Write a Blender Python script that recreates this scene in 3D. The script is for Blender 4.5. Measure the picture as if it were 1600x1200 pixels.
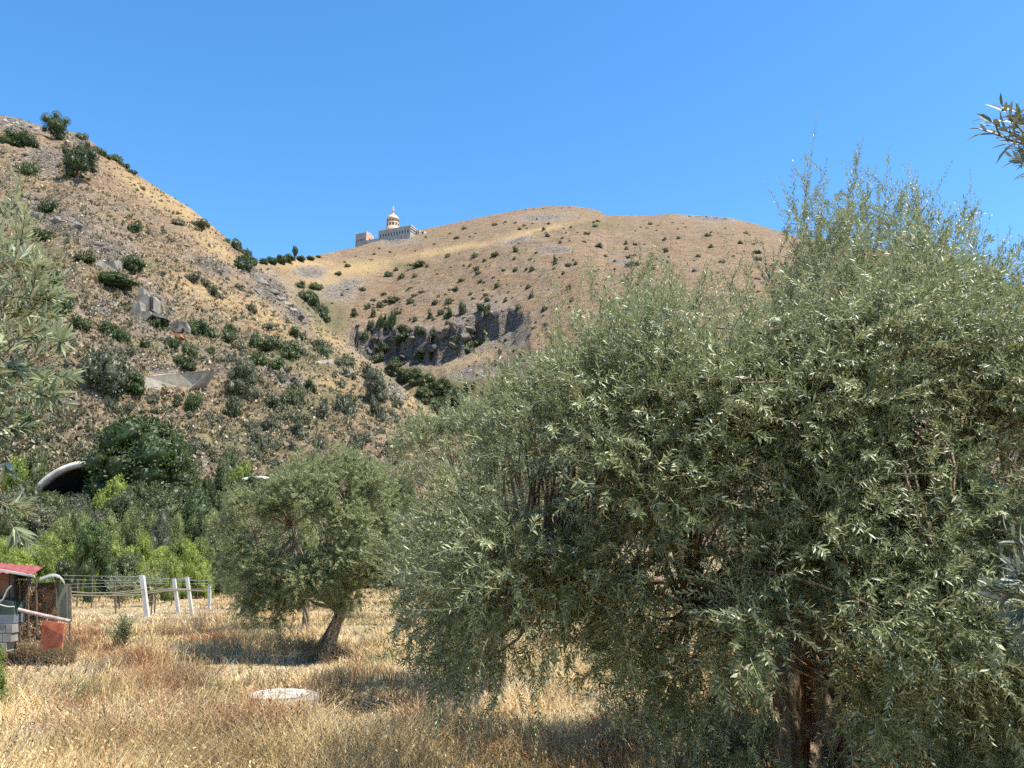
import bpy, math, random
import numpy as np

# ------------------------------------------------------------------ camera, world, sun, exposure
F = 1280.0                                   # focal length in pixels of a 1600 x 1200 frame
PITCH = math.atan(250.0 / F)
CP, SP = math.cos(PITCH), math.sin(PITCH)
scene = bpy.context.scene
col = scene.collection
for o in list(bpy.data.objects):
    bpy.data.objects.remove(o)

cam_d = bpy.data.cameras.new('camera')
cam = bpy.data.objects.new('camera', cam_d)
col.objects.link(cam)
cam.location = (0, 0, 0)
cam.rotation_euler = (math.pi / 2 + PITCH, 0, 0)
cam_d.sensor_width = 36
cam_d.lens = 36 * F / 1600
cam_d.clip_start = 0.05
cam_d.clip_end = 20000
scene.camera = cam

SUN_AZ = math.radians(109)                   # clockwise from the view direction
SUN_EL = math.radians(65)
world = bpy.data.worlds.new('World')
scene.world = world
world.use_nodes = True
wn = world.node_tree
bg = wn.nodes['Background']
sky = wn.nodes.new('ShaderNodeTexSky')
sky.sky_type = 'NISHITA'
sky.sun_disc = False
sky.sun_elevation = SUN_EL
sky.sun_rotation = SUN_AZ
sky.altitude = 0
sky.air_density = 1.0
sky.dust_density = 0.25
sky.ozone_density = 3.0
hsv = wn.nodes.new('ShaderNodeHueSaturation')
hsv.inputs['Saturation'].default_value = 1.27
hsv.inputs['Hue'].default_value = 0.498
hsv.inputs['Value'].default_value = 1.0
wn.links.new(sky.outputs[0], hsv.inputs['Color'])
wn.links.new(hsv.outputs[0], bg.inputs[0])
bg.inputs[1].default_value = 0.138

sd = bpy.data.lights.new('sun', 'SUN')
sd.energy = 5.0
sd.angle = math.radians(0.53)
sd.color = (1.0, 0.945, 0.85)
sun = bpy.data.objects.new('sun', sd)
col.objects.link(sun)
sx, sy, sz = math.sin(SUN_AZ) * math.cos(SUN_EL), math.cos(SUN_AZ) * math.cos(SUN_EL), math.sin(SUN_EL)
sun.rotation_euler = (math.radians(90) - SUN_EL, 0, math.pi - SUN_AZ)
sun.location = (sx * 50, sy * 50, sz * 50)

vs = scene.view_settings
vs.view_transform = 'Standard'
vs.look = 'None'
vs.exposure = 0.98
vs.gamma = 1.0
vs.use_curve_mapping = False
scene.cycles.max_bounces = 6
scene.cycles.diffuse_bounces = 3
scene.cycles.glossy_bounces = 2
scene.cycles.transmission_bounces = 3
scene.cycles.volume_bounces = 0
scene.cycles.transparent_max_bounces = 4
scene.cycles.use_denoising = False
scene.cycles.use_adaptive_sampling = True
scene.cycles.adaptive_threshold = 0.02

rng = np.random.default_rng(7)
random.seed(7)

# ------------------------------------------------------------------ geometry of the view
def ray(px, py):
    px = np.asarray(px, float); py = np.asarray(py, float)
    dv = 600 - py
    y = F * CP - dv * SP
    return (px - 800) / y, (F * SP + dv * CP) / y

def P(px, py, Y):
    t, s = ray(px, py)
    return np.stack(np.broadcast_arrays(t * Y, np.asarray(Y, float) + 0 * t, s * Y), -1)

def proj(x, y, z):
    f = y * CP + z * SP
    u = -y * SP + z * CP
    return 800 + F * x / f, 600 - F * u / f

# ------------------------------------------------------------------ noise
_tab = rng.random((256, 256))
def vnoise(x, y):
    xi = np.floor(x).astype(int); yi = np.floor(y).astype(int)
    fx = x - xi; fy = y - yi
    fx = fx * fx * (3 - 2 * fx); fy = fy * fy * (3 - 2 * fy)
    a = _tab[xi & 255, yi & 255]; b = _tab[(xi + 1) & 255, yi & 255]
    c = _tab[xi & 255, (yi + 1) & 255]; d = _tab[(xi + 1) & 255, (yi + 1) & 255]
    return (a * (1 - fx) + b * fx) * (1 - fy) + (c * (1 - fx) + d * fx) * fy - 0.5

def fbm(x, y, octs=4, rough=0.5):
    s = 0; a = 1.0
    for k in range(octs):
        s = s + a * vnoise(x * 2 ** k + 17.3 * k, y * 2 ** k + 9.1 * k)
        a *= rough
    return s

def sstep(a, b, x):
    q = np.clip((x - a) / (b - a), 0, 1)
    return q * q * (3 - 2 * q)

def blob(px, py, spots):
    m = np.zeros_like(px)
    for (cx, cy, rx, ry, ang) in spots:
        c, s = math.cos(math.radians(ang)), math.sin(math.radians(ang))
        u = ((px - cx) * c + (py - cy) * s) / rx
        v = (-(px - cx) * s + (py - cy) * c) / ry
        m = np.maximum(m, np.exp(-(u * u + v * v) * 1.2))
    return m

# ------------------------------------------------------------------ the lie of the land
A_SIL = [(-500, 60), (-200, 120), (0, 180), (20, 183), (60, 196), (85, 207), (115, 207), (145, 222), (160, 236),
         (210, 270), (260, 302), (300, 327), (345, 364), (375, 390), (400, 410), (430, 430), (460, 458),
         (490, 484), (520, 517), (560, 550), (600, 582), (640, 614), (690, 656), (740, 702), (800, 752), (880, 815), (960, 850)]
B_SIL = [(-500, 430), (300, 425), (370, 408), (400, 409), (480, 402), (560, 385), (600, 373), (660, 358), (700, 350),
         (760, 337), (820, 326), (850, 322), (900, 322), (935, 328), (945, 336), (1000, 337), (1050, 334), (1140, 340),
         (1180, 350), (1250, 372), (1320, 380), (1440, 398), (1480, 420), (1520, 470), (1560, 560), (1600, 690), (1700, 790), (1900, 845), (2600, 850)]
def table(sil):
    a = np.array(sil, float)
    return ray(a[:, 0], a[:, 1])
At, As = table(A_SIL)
Bt, Bs = table(B_SIL)
def pt(*v): return np.array([ray(a, 650)[0] for a in v])
AYR = (pt(-500, 0, 345, 480, 690, 960), [350, 335, 320, 275, 205, 160])
AYB = (pt(-500, 130, 250, 350, 450, 600, 960), [119, 119, 124, 128, 132, 138, 150])
BYR = (pt(300, 400, 520, 600, 850, 1500, 1900), [560, 600, 720, 760, 800, 730, 640])
BYB = (pt(-500, 600, 700, 800, 900, 1000, 1200, 1500, 1900), [430, 385, 355, 322, 292, 272, 256, 250, 250])
GY = ([-300, 0, 8.5, 15, 25, 40, 62, 80, 100, 125, 400, 1500], [-1.0, -1.62, -2.35, -2.75, -3.1, -3.4, -3.45, -2.7, -1.0, 1.5, 9, 9])
CL_T, CL_Y = pt(540, 560, 600, 650, 690, 720, 745, 800, 830), np.array([0, 1, 1, 1, 1, 1, 1, .6, 0.])
CL_TOP = (pt(540, 600, 650, 690, 720, 745, 800), [512, 512, 518, 512, 494, 478, 484])

def f_prof(q, k=0.08):
    return q + k * np.sin(np.pi * q)

def hillA(t, Y):
    yr = np.interp(t, *AYR); yb = np.interp(t, *AYB)
    zr = np.interp(t, At, As) * yr
    z0 = np.minimum(1.0, zr - 2)
    q = (Y - yb) / (yr - yb)
    up = z0 + (zr - z0) * f_prof(np.clip(q, 0, 1))
    z = np.where(q > 1, zr - (Y - yr) * 0.55, up)
    return np.where(q < 0, -50 + 0 * z, z)

def hillB_raw(t, Y):
    yr = np.interp(t, *BYR); yb = np.interp(t, *BYB)
    zr = np.interp(t, Bt, Bs) * yr
    z0 = 4.0
    q = (Y - yb) / (yr - yb)
    up = z0 + (zr - z0) * f_prof(np.clip(q, 0, 1), 0.05)
    z = np.where(q > 1, zr - (Y - yr) * 0.30, up)
    return np.where(q < 0, -50 + 0 * z, z)

# where the line of sight meets the unbroken far slope along the top edge of the cliff
_ct = np.linspace(CL_T[0], CL_T[-1], 80)
_cy = []
for tt in _ct:
    yy = np.linspace(340, 760, 900)
    zz = hillB_raw(np.full_like(yy, tt), yy)
    _, pyy = proj(tt * yy, yy, zz)
    top = np.interp(tt, *CL_TOP)
    _cy.append(yy[np.argmin(np.abs(pyy - top))])
_cy = np.array(_cy)

def hillB(t, Y):
    z = hillB_raw(t, Y)
    yc = np.interp(t, _ct, _cy) + 16 * vnoise(t * 70 + 3, Y * 0 + 2.2) + 8 * vnoise(t * 260, Y * 0 + 5.1)
    w = np.interp(t, CL_T, CL_Y)
    yb = np.interp(t, *BYB)
    wall = 1 - sstep(-7, 0, Y - yc + 3 * vnoise(t * 400, Y / 3))
    ledge = np.round(wall * 3) / 3 * 0.5 + wall * 0.5
    drop = 20 * w * ledge * np.clip((Y - yb) / (yc - yb), 0, 1)
    return z - drop

TUN = [(135, 819, 112.0, 7.7), (402, 834, 122.0, 7.6)]     # portal circle centres and radii
TUNC = [(P(a, b, Y), r) for a, b, Y, r in TUN]

def H(x, y, fine=True):
    x = np.asarray(x, float); y = np.asarray(y, float)
    ys = np.maximum(y, 1.0)
    t = x / ys
    g = np.interp(y, *GY) + 0.25 * fbm(x / 9 + 4, y / 9, 3)
    # rough banks of the near hill
    nA = 4.2 * fbm(x / 34 + 2, y / 34 + 7, 3) + (2.3 * fbm(x / 7, y / 7, 4, 0.6) if fine else 0)
    nB = 8.0 * fbm(x / 90 + 1, y / 90 + 3, 3) + (1.8 * fbm(x / 10 + 30, y / 10, 4, 0.6) if fine else 0)
    a = hillA(t, ys); b = hillB(t, ys)
    qa = np.clip((ys - np.interp(t, *AYB)) / 40, 0, 1)
    ea = np.clip((np.interp(t, *AYR) - ys) / 60, 0.12, 1)
    eb = np.clip((np.interp(t, *BYR) - ys) / 150, 0.12, 1)
    a = a + nA * qa * ea
    b = b + nB * eb
    far = np.maximum(a, b)
    return np.where(y > 100, np.maximum(g, far), g)

def cast(pts):
    """world points where the lines of sight through these pixels of the photograph meet the land"""
    pts = np.array(pts, float)
    t, s = ray(pts[:, 0], pts[:, 1])
    Ys = np.geomspace(6, 1000, 1500)
    out = np.zeros((len(pts), 3))
    for i0 in range(0, len(pts), 200):
        tt = t[i0:i0 + 200, None]; ss = s[i0:i0 + 200, None]
        yy = Ys[None, :] + 0 * tt
        h = H(tt * yy, yy, False)
        hit = (ss * yy) < h
        idx = np.where(hit.any(1), hit.argmax(1), -1)
        Y = Ys[idx]
        x = t[i0:i0 + 200] * Y
        out[i0:i0 + 200] = np.stack([x, Y, H(x, Y)], -1)
    return out

# ------------------------------------------------------------------ mesh helpers
def add_obj(name, me, parent=None, mat=None):
    o = bpy.data.objects.new(name, me)
    col.objects.link(o)
    if mat is not None and me is not None:
        me.materials.append(mat)
    if parent is not None:
        o.parent = parent
    return o

def mesh_np(name, V, faces, attrs=None, smooth=False):
    """V (n,3); faces: list of (m,k) index arrays"""
    me = bpy.data.meshes.new(name)
    V = np.ascontiguousarray(V, np.float32)
    me.vertices.add(len(V))
    me.vertices.foreach_set('co', V.ravel())
    loops = np.concatenate([f.ravel() for f in faces]).astype(np.int32)
    sizes = np.concatenate([np.full(len(f), f.shape[1]) for f in faces])
    starts = np.concatenate([[0], np.cumsum(sizes)[:-1]]).astype(np.int32)
    me.loops.add(len(loops))
    me.loops.foreach_set('vertex_index', loops)
    me.polygons.add(len(sizes))
    me.polygons.foreach_set('loop_start', starts)
    me.polygons.foreach_set('loop_total', sizes.astype(np.int32))
    if smooth:
        me.polygons.foreach_set('use_smooth', np.ones(len(sizes), bool))
    for k, a in (attrs or {}).items():
        a = np.asarray(a, np.float32)
        if a.ndim == 1:
            at = me.attributes.new(k, 'FLOAT', 'POINT')
            at.data.foreach_set('value', a)
        else:
            at = me.attributes.new(k, 'FLOAT_COLOR', 'POINT')
            if a.shape[1] == 3:
                a = np.concatenate([a, np.ones((len(a), 1), np.float32)], 1)
            at.data.foreach_set('color', a.ravel())
    me.update(calc_edges=True)
    return me

class Soup:
    """collects vertex / face arrays that become one mesh"""
    def __init__(s): s.V = []; s.Fq = []; s.Ft = []; s.A = {}; s.n = 0
    def add(s, V, quads=None, tris=None, **attrs):
        if quads is not None and len(quads): s.Fq.append(np.asarray(quads) + s.n)
        if tris is not None and len(tris): s.Ft.append(np.asarray(tris) + s.n)
        s.V.append(V)
        for k, v in attrs.items():
            s.A.setdefault(k, []).append(np.broadcast_to(np.asarray(v, float), (len(V),)) if np.ndim(v) < 1 or np.shape(v) == (len(V),) else v)
        s.n += len(V)
    def mesh(s, name, smooth=False):
        fs = []
        if s.Fq: fs.append(np.concatenate(s.Fq))
        if s.Ft: fs.append(np.concatenate(s.Ft))
        A = {k: np.concatenate(v) for k, v in s.A.items()}
        return mesh_np(name, np.concatenate(s.V), fs, A, smooth)

def unit(v):
    return v / np.maximum(np.linalg.norm(v, axis=-1, keepdims=True), 1e-9)

def tubes(Pp, R, sides=4, cap=False):
    """Pp (N,K,3), R (N,K) -> vertices, quads"""
    N, K, _ = Pp.shape
    T = np.zeros_like(Pp)
    T[:, 1:-1] = Pp[:, 2:] - Pp[:, :-2]
    T[:, 0] = Pp[:, 1] - Pp[:, 0]; T[:, -1] = Pp[:, -1] - Pp[:, -2]
    T = unit(T)
    ref = np.where(np.abs(T[:, :1, 2:3]) > 0.9, np.array([1., 0, 0]), np.array([0, 0, 1.]))
    ref = np.broadcast_to(ref, T.shape)
    U = unit(np.cross(T, ref)); W = np.cross(T, U)
    ang = np.arange(sides) * 2 * np.pi / sides
    V = Pp[:, :, None, :] + R[:, :, None, None] * (np.cos(ang)[None, None, :, None] * U[:, :, None, :] + np.sin(ang)[None, None, :, None] * W[:, :, None, :])
    V = V.reshape(-1, 3)
    n, k, j = np.meshgrid(np.arange(N), np.arange(K - 1), np.arange(sides), indexing='ij')
    b = n * K * sides
    j2 = (j + 1) % sides
    q = np.stack([b + k * sides + j, b + k * sides + j2, b + (k + 1) * sides + j2, b + (k + 1) * sides + j], -1).reshape(-1, 4)
    return V, q

def leaf_geo(Pb, D, Nn, L, W, fine=False):
    """leaf faces: base Pb, direction D, normal Nn, length L, width W (all arrays)"""
    S = unit(np.cross(D, Nn)); Nn = np.cross(S, D)
    L = L[:, None]; W = W[:, None]
    if not fine:
        v = np.stack([Pb, Pb + D * L * .5 + S * W * .5 + Nn * W * .12, Pb + D * L - Nn * L * 0.06, Pb + D * L * .5 - S * W * .5 + Nn * W * .12], 1)
        b = np.arange(len(Pb))[:, None] * 4
        tr = np.concatenate([b + [0, 1, 2], b + [0, 2, 3]])
        return v.reshape(-1, 3), tr, 4
    c = Nn * W * .16
    v = np.stack([Pb, Pb + D * L * .28 + S * W * .42 + c, Pb + D * L * .3, Pb + D * L * .28 - S * W * .42 + c,
                  Pb + D * L * .65 + S * W * .40 + c - Nn * L * .03, Pb + D * L * .66 - Nn * L * .03, Pb + D * L * .65 - S * W * .40 + c - Nn * L * .03,
                  Pb + D * L - Nn * L * .10], 1)
    b = np.arange(len(Pb))[:, None] * 8
    tr = np.concatenate([b + x for x in ([0, 1, 2], [0, 2, 3], [1, 4, 5], [1, 5, 2], [2, 5, 6], [2, 6, 3], [4, 7, 5], [5, 7, 6])])
    return v.reshape(-1, 3), tr, 8

def grow(soup, wood, S, D, L, bend, M=28, ll=0.05, lw=0.011, twig=0.0025, fine=False, r=None, spread=0.85, sub=0, wsides=3):
    """leafy shoots. S start, D direction, L length, bend = sideways curve (N,3)"""
    r = r or rng
    N = len(S)
    u = np.linspace(0, 1, 5)[None, :, None]
    pts = S[:, None] + D[:, None] * L[:, None, None] * u + bend[:, None] * L[:, None, None] * u ** 2
    rad = (twig * (1.15 - np.linspace(0, 1, 5)))[None, :] * np.ones((N, 1))
    V, q = tubes(pts, rad, wsides)
    wood.add(V, quads=q)
    mu = (np.arange(M) // 2 + 0.6) / (M / 2) * 0.97
    uu = (0.08 + 0.92 * mu)[None, :, None]
    pos = S[:, None] + D[:, None] * L[:, None, None] * uu + bend[:, None] * L[:, None, None] * uu ** 2
    tan = unit(D[:, None] + 2 * bend[:, None] * uu)
    ref = unit(np.cross(tan, r.normal(size=(N, 1, 3))))
    ref2 = np.cross(tan, ref)
    k = np.arange(M)
    a = (k % 2) * np.pi + (k // 2) * (np.pi / 2) + r.normal(size=(N, M)) * 0.35
    rd = np.cos(a)[..., None] * ref + np.sin(a)[..., None] * ref2
    op = spread * (1.0 - 0.45 * mu)[None, :, None]
    ld = unit(tan * 0.75 + rd * op + r.normal(size=(N, M, 3)) * 0.16)
    nn = unit(tan * 0.7 - rd * 0.3 + np.array([0, 0, 0.8]) + r.normal(size=(N, M, 3)) * 0.35)
    keep = (r.random((N, M)) > 0.07)
    Ls = ll * (0.65 + 0.55 * r.random((N, M))) * (1.05 - 0.45 * mu ** 3)[None, :]
    f = keep.ravel()
    v, tr, nv = leaf_geo(pos.reshape(-1, 3)[f], ld.reshape(-1, 3)[f], nn.reshape(-1, 3)[f], Ls.ravel()[f], (Ls * lw / ll).ravel()[f], fine)
    shoot_tone = np.repeat(r.random((N, 1)), M, 1)
    tone = (0.55 * shoot_tone + 0.45 * r.random((N, M))).ravel()[f]
    soup.add(v, tris=tr, tone=np.repeat(tone, nv))

# ------------------------------------------------------------------ materials
def newmat(name):
    m = bpy.data.materials.new(name); m.use_nodes = True
    nt = m.node_tree
    return m, nt, nt.nodes['Principled BSDF']

def ramp(nt, stops, interp='LINEAR'):
    r = nt.nodes.new('ShaderNodeValToRGB')
    e = r.color_ramp.elements
    while len(e) < len(stops): e.new(0.5)
    for k, (p, c) in enumerate(stops):
        e[k].position = p; e[k].color = (*c, 1)
    r.color_ramp.interpolation = interp
    return r

def noise(nt, scale, detail=4, rough=0.55, coord=None, dist=0):
    n = nt.nodes.new('ShaderNodeTexNoise')
    n.inputs['Scale'].default_value = scale; n.inputs['Detail'].default_value = detail
    n.inputs['Roughness'].default_value = rough; n.inputs['Distortion'].default_value = dist
    if coord is not None: nt.links.new(coord, n.inputs['Vector'])
    return n

def mixc(nt, fac, a, b, mode='MIX'):
    m = nt.nodes.new('ShaderNodeMix'); m.data_type = 'RGBA'; m.blend_type = mode
    for sock, v in ((m.inputs[0], fac), (m.inputs[6], a), (m.inputs[7], b)):
        if isinstance(v, (int, float)): sock.default_value = v
        elif isinstance(v, tuple): sock.default_value = (*v, 1)
        else: nt.links.new(v, sock)
    return m.outputs[2]

def math_n(nt, op, a, b=0.5, clamp=False):
    m = nt.nodes.new('ShaderNodeMath'); m.operation = op; m.use_clamp = clamp
    for sock, v in ((m.inputs[0], a), (m.inputs[1], b)):
        if isinstance(v, (int, float)): sock.default_value = v
        else: nt.links.new(v, sock)
    return m.outputs[0]

def leafmat(name, stops, under=None, trans=0.22, rough=0.5, spec=0.4, objvar=0.0):
    m, nt, b = newmat(name)
    at = nt.nodes.new('ShaderNodeAttribute'); at.attribute_name = 'tone'
    rp = ramp(nt, stops)
    fac = at.outputs['Fac']
    if objvar:
        oi = nt.nodes.new('ShaderNodeObjectInfo')
        k = math_n(nt, 'MULTIPLY', math_n(nt, 'SUBTRACT', oi.outputs['Random'], 0.5), objvar)
        fac = math_n(nt, 'ADD', fac, k, True)
    nt.links.new(fac, rp.inputs[0])
    c = rp.outputs[0]
    if under:
        g = nt.nodes.new('ShaderNodeNewGeometry')
        c = mixc(nt, g.outputs['Backfacing'], c, under)
    nt.links.new(c, b.inputs['Base Color'])
    b.inputs['Roughness'].default_value = rough
    b.inputs['Specular IOR Level'].default_value = spec
    if trans:
        tb = nt.nodes.new('ShaderNodeBsdfTranslucent')
        nt.links.new(mixc(nt, 0.5, c, (0.22, 0.30, 0.05), 'MIX'), tb.inputs[0])
        mx = nt.nodes.new('ShaderNodeMixShader'); mx.inputs[0].default_value = trans
        nt.links.new(b.outputs[0], mx.inputs[1]); nt.links.new(tb.outputs[0], mx.inputs[2])
        nt.links.new(mx.outputs[0], nt.nodes['Material Output'].inputs[0])
    return m

def simple(name, c1, c2, scale=3, rough=0.8, bump=0.2, bscale=None, spec=0.3, detail=5):
    m, nt, b = newmat(name)
    tc = nt.nodes.new('ShaderNodeTexCoord')
    n = noise(nt, scale, detail, 0.6, tc.outputs['Object'])
    r = ramp(nt, [(0.32, c1), (0.68, c2)])
    nt.links.new(n.outputs[0], r.inputs[0]); nt.links.new(r.outputs[0], b.inputs['Base Color'])
    b.inputs['Roughness'].default_value = rough; b.inputs['Specular IOR Level'].default_value = spec
    if bump:
        n2 = noise(nt, bscale or scale * 4, 4, 0.6, tc.outputs['Object'])
        bp = nt.nodes.new('ShaderNodeBump'); bp.inputs['Strength'].default_value = bump
        nt.links.new(n2.outputs[0], bp.inputs['Height']); nt.links.new(bp.outputs[0], b.inputs['Normal'])
    return m

M = {}
M['olive'] = leafmat('olive_leaf', [(0, (.040, .052, .018)), (.4, (.104, .121, .044)), (.72, (.245, .262, .118)), (1, (.56, .56, .32))], under=(.35, .365, .215), trans=0.21, rough=0.42, spec=0.45)
M['olive_b'] = leafmat('olive_leaf_far', [(0, (.080, .096, .030)), (.5, (.19, .21, .078)), (1, (.40, .415, .20))], under=(.29, .31, .18), trans=0.25, rough=0.5, spec=0.4)
M['evergreen'] = leafmat('evergreen_leaf', [(0, (.024, .042, .010)), (.6, (.048, .078, .018)), (1, (.10, .135, .032))], trans=0.12, objvar=0.5)
M['scrub'] = leafmat('scrub_leaf', [(0, (.038, .050, .016)), (.6, (.078, .096, .032)), (1, (.14, .15, .06))], trans=0.12, objvar=0.6)
M['dusty'] = leafmat('dusty_leaf', [(0, (.060, .064, .034)), (.6, (.105, .108, .060)), (1, (.18, .17, .10))], trans=0.1, objvar=0.5)
M['bright'] = leafmat('bright_leaf', [(0, (.085, .12, .020)), (.5, (.24, .295, .050)), (1, (.44, .48, .10))], trans=0.3, objvar=0.4)
M['vine'] = leafmat('vine_leaf', [(0, (.075, .105, .020)), (.5, (.18, .225, .042)), (1, (.34, .38, .085))], trans=0.25, objvar=0.4)
M['reed'] = leafmat('reed_leaf', [(0, (.09, .115, .032)), (.5, (.20, .23, .075)), (1, (.36, .385, .15))], trans=0.25, objvar=0.4)
M['twig'] = simple('twig_bark', (.16, .13, .085), (.30, .27, .19), 40, 0.8, 0)
M['twig_green'] = simple('young_twig', (.24, .25, .14), (.42, .40, .26), 40, 0.7, 0)

# ------------------------------------------------------------------ naming
def tag(o, label=None, cat=None, group=None, kind=None):
    if label: o['label'] = label
    if cat: o['category'] = cat
    if group: o['group'] = group
    if kind: o['kind'] = kind
    return o

def empty(name, loc, label, cat, group=None):
    o = bpy.data.objects.new(name, None); col.objects.link(o)
    o.location = loc
    return tag(o, label, cat, group)

# ------------------------------------------------------------------ LAND MATERIALS
def hill_material():
    m, nt, b = newmat('dry_hillside')
    tc = nt.nodes.new('ShaderNodeTexCoord'); co = tc.outputs['Object']
    n0 = noise(nt, 0.9, 5, 0.7, co)
    n1 = noise(nt, 0.16, 4, 0.6, co)
    n2 = noise(nt, 0.035, 3, 0.5, co)
    grass = ramp(nt, [(0.30, (0.076, 0.056, 0.036)), (0.45, (0.171, 0.122, 0.072)), (0.56, (0.244, 0.176, 0.103)), (0.72, (0.342, 0.266, 0.167))])
    nt.links.new(n0.outputs[0], grass.inputs[0])
    soil = ramp(nt, [(0.32, (0.085, 0.066, 0.046)), (0.5, (0.185, 0.145, 0.100)), (0.7, (0.30, 0.242, 0.172))])
    nt.links.new(n0.outputs[0], soil.inputs[0])
    f1 = ramp(nt, [(0.40, (0, 0, 0)), (0.60, (1, 1, 1))]); nt.links.new(n1.outputs[0], f1.inputs[0])
    c = mixc(nt, f1.outputs[0], soil.outputs[0], grass.outputs[0])
    red = ramp(nt, [(0.42, (0, 0, 0)), (0.62, (.32, .32, .32))]); nt.links.new(n2.outputs[0], red.inputs[0])
    c = mixc(nt, red.outputs[0], c, mixc(nt, 1.0, c, (1.0, .80, .66), 'MULTIPLY'))
    mpz = nt.nodes.new('ShaderNodeMapping'); mpz.inputs['Scale'].default_value = (.10, .10, .75); nt.links.new(co, mpz.inputs[0])
    nz_ = noise(nt, 1.0, 5, .65, mpz.outputs[0], .4)
    trk = ramp(nt, [(.34, (.66, .65, .62)), (.46, (1.0, 1.0, .99)), (.62, (1.22, 1.20, 1.17))]); nt.links.new(nz_.outputs[0], trk.inputs[0])
    c = mixc(nt, 1.0, c, trk.outputs[0], 'MULTIPLY')
    # golden grass patches
    ga = nt.nodes.new('ShaderNodeAttribute'); ga.attribute_name = 'gold'
    gold = ramp(nt, [(0.3, (0.205, 0.137, 0.065)), (0.5, (0.342, 0.245, 0.118)), (0.7, (0.437, 0.338, 0.190))]); nt.links.new(n0.outputs[0], gold.inputs[0])
    gf = math_n(nt, 'MULTIPLY', ga.outputs['Fac'], math_n(nt, 'ADD', n1.outputs[0], 0.55), True)
    c = mixc(nt, gf, c, gold.outputs[0])
    # greener ground
    gr = nt.nodes.new('ShaderNodeAttribute'); gr.attribute_name = 'green'
    green = ramp(nt, [(0.33, (0.060, 0.064, 0.030)), (0.6, (0.155, 0.150, 0.075))]); nt.links.new(n0.outputs[0], green.inputs[0])
    gg = math_n(nt, 'MULTIPLY', gr.outputs['Fac'], math_n(nt, 'ADD', math_n(nt, 'MULTIPLY', n1.outputs[0], 2.2), -0.22), True)
    c = mixc(nt, gg, c, green.outputs[0])
    # rock: painted outcrops plus anything steep
    ra = nt.nodes.new('ShaderNodeAttribute'); ra.attribute_name = 'rock'
    mp = nt.nodes.new('ShaderNodeMapping'); mp.inputs['Scale'].default_value = (0.5, 0.5, 1.6)
    nt.links.new(co, mp.inputs[0])
    nr = noise(nt, 0.9, 8, 0.72, mp.outputs[0], 1.2)
    rock = ramp(nt, [(0.36, (.035, .029, .024)), (0.45, (.13, .11, .088)), (0.53, (.27, .235, .19)), (0.63, (.47, .425, .35))])
    nt.links.new(nr.outputs[0], rock.inputs[0])
    ge = nt.nodes.new('ShaderNodeNewGeometry')
    sx_ = nt.nodes.new('ShaderNodeSeparateXYZ'); nt.links.new(ge.outputs['True Normal'], sx_.inputs[0])
    steep = ramp(nt, [(0.42, (1, 1, 1)), (0.60, (0, 0, 0))]); nt.links.new(sx_.outputs[2], steep.inputs[0])
    rn = math_n(nt, 'ADD', math_n(nt, 'MULTIPLY', ra.outputs['Fac'], 1.7), math_n(nt, 'MULTIPLY', math_n(nt, 'SUBTRACT', nr.outputs[0], 0.5), 3.0))
    rf = math_n(nt, 'SUBTRACT', rn, 0.30, True)
    rf = math_n(nt, 'MULTIPLY', rf, math_n(nt, 'GREATER_THAN', ra.outputs['Fac'], 0.06))
    rf = math_n(nt, 'MAXIMUM', rf, steep.outputs[0])
    c = mixc(nt, rf, c, rock.outputs[0])
    nt.links.new(mixc(nt, 1.0, c, (.93, .90, .92), 'MULTIPLY'), b.inputs['Base Color'])
    b.inputs['Roughness'].default_value = 0.95; b.inputs['Specular IOR Level'].default_value = 0.1
    bp = nt.nodes.new('ShaderNodeBump'); bp.inputs['Strength'].default_value = 0.9; bp.inputs['Distance'].default_value = 0.9
    nt.links.new(n0.outputs[0], bp.inputs['Height'])
    bp2 = nt.nodes.new('ShaderNodeBump'); bp2.inputs['Distance'].default_value = 2.0
    nt.links.new(math_n(nt, 'MULTIPLY', rf, 1.0), bp2.inputs['Strength'])
    nt.links.new(nr.outputs[0], bp2.inputs['Height']); nt.links.new(bp.outputs[0], bp2.inputs['Normal'])
    nt.links.new(bp2.outputs[0], b.inputs['Normal'])
    return m

def field_material():
    m, nt, b = newmat('dry_field')
    tc = nt.nodes.new('ShaderNodeTexCoord'); co = tc.outputs['Object']
    n0 = noise(nt, 14, 6, 0.7, co)
    mp = nt.nodes.new('ShaderNodeMapping'); mp.inputs['Scale'].default_value = (0.25, 1.0, 1.0); nt.links.new(co, mp.inputs[0])
    n1 = noise(nt, 0.8, 4, 0.6, mp.outputs[0])
    a = ramp(nt, [(0.3, (.15, .105, .055)), (0.5, (.34, .25, .125)), (0.7, (.52, .41, .22))]); nt.links.new(n0.outputs[0], a.inputs[0])
    d = ramp(nt, [(0.3, (.10, .075, .05)), (0.5, (.25, .19, .115)), (0.7, (.42, .33, .20))]); nt.links.new(n0.outputs[0], d.inputs[0])
    f = ramp(nt, [(0.4, (0, 0, 0)), (0.6, (1, 1, 1))]); nt.links.new(n1.outputs[0], f.inputs[0])
    nt.links.new(mixc(nt, f.outputs[0], d.outputs[0], a.outputs[0]), b.inputs['Base Color'])
    b.inputs['Roughness'].default_value = 0.95; b.inputs['Specular IOR Level'].default_value = 0.1
    bp = nt.nodes.new('ShaderNodeBump'); bp.inputs['Strength'].default_value = 0.8; bp.inputs['Distance'].default_value = 0.05
    nt.links.new(n0.outputs[0], bp.inputs['Height']); nt.links.new(bp.outputs[0], b.inputs['Normal'])
    return m
M['hill'] = hill_material()
M['field'] = field_material()
M['rock'] = simple('grey_rock', (.05, .047, .043), (.30, .27, .23), 0.8, 0.9, 1.0, 2.2, 0.2, 8)
M['rock_pale'] = simple('pale_rock', (.17, .155, .125), (.42, .385, .32), 0.9, 0.9, 0.8, 3, 0.2, 8)
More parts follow.
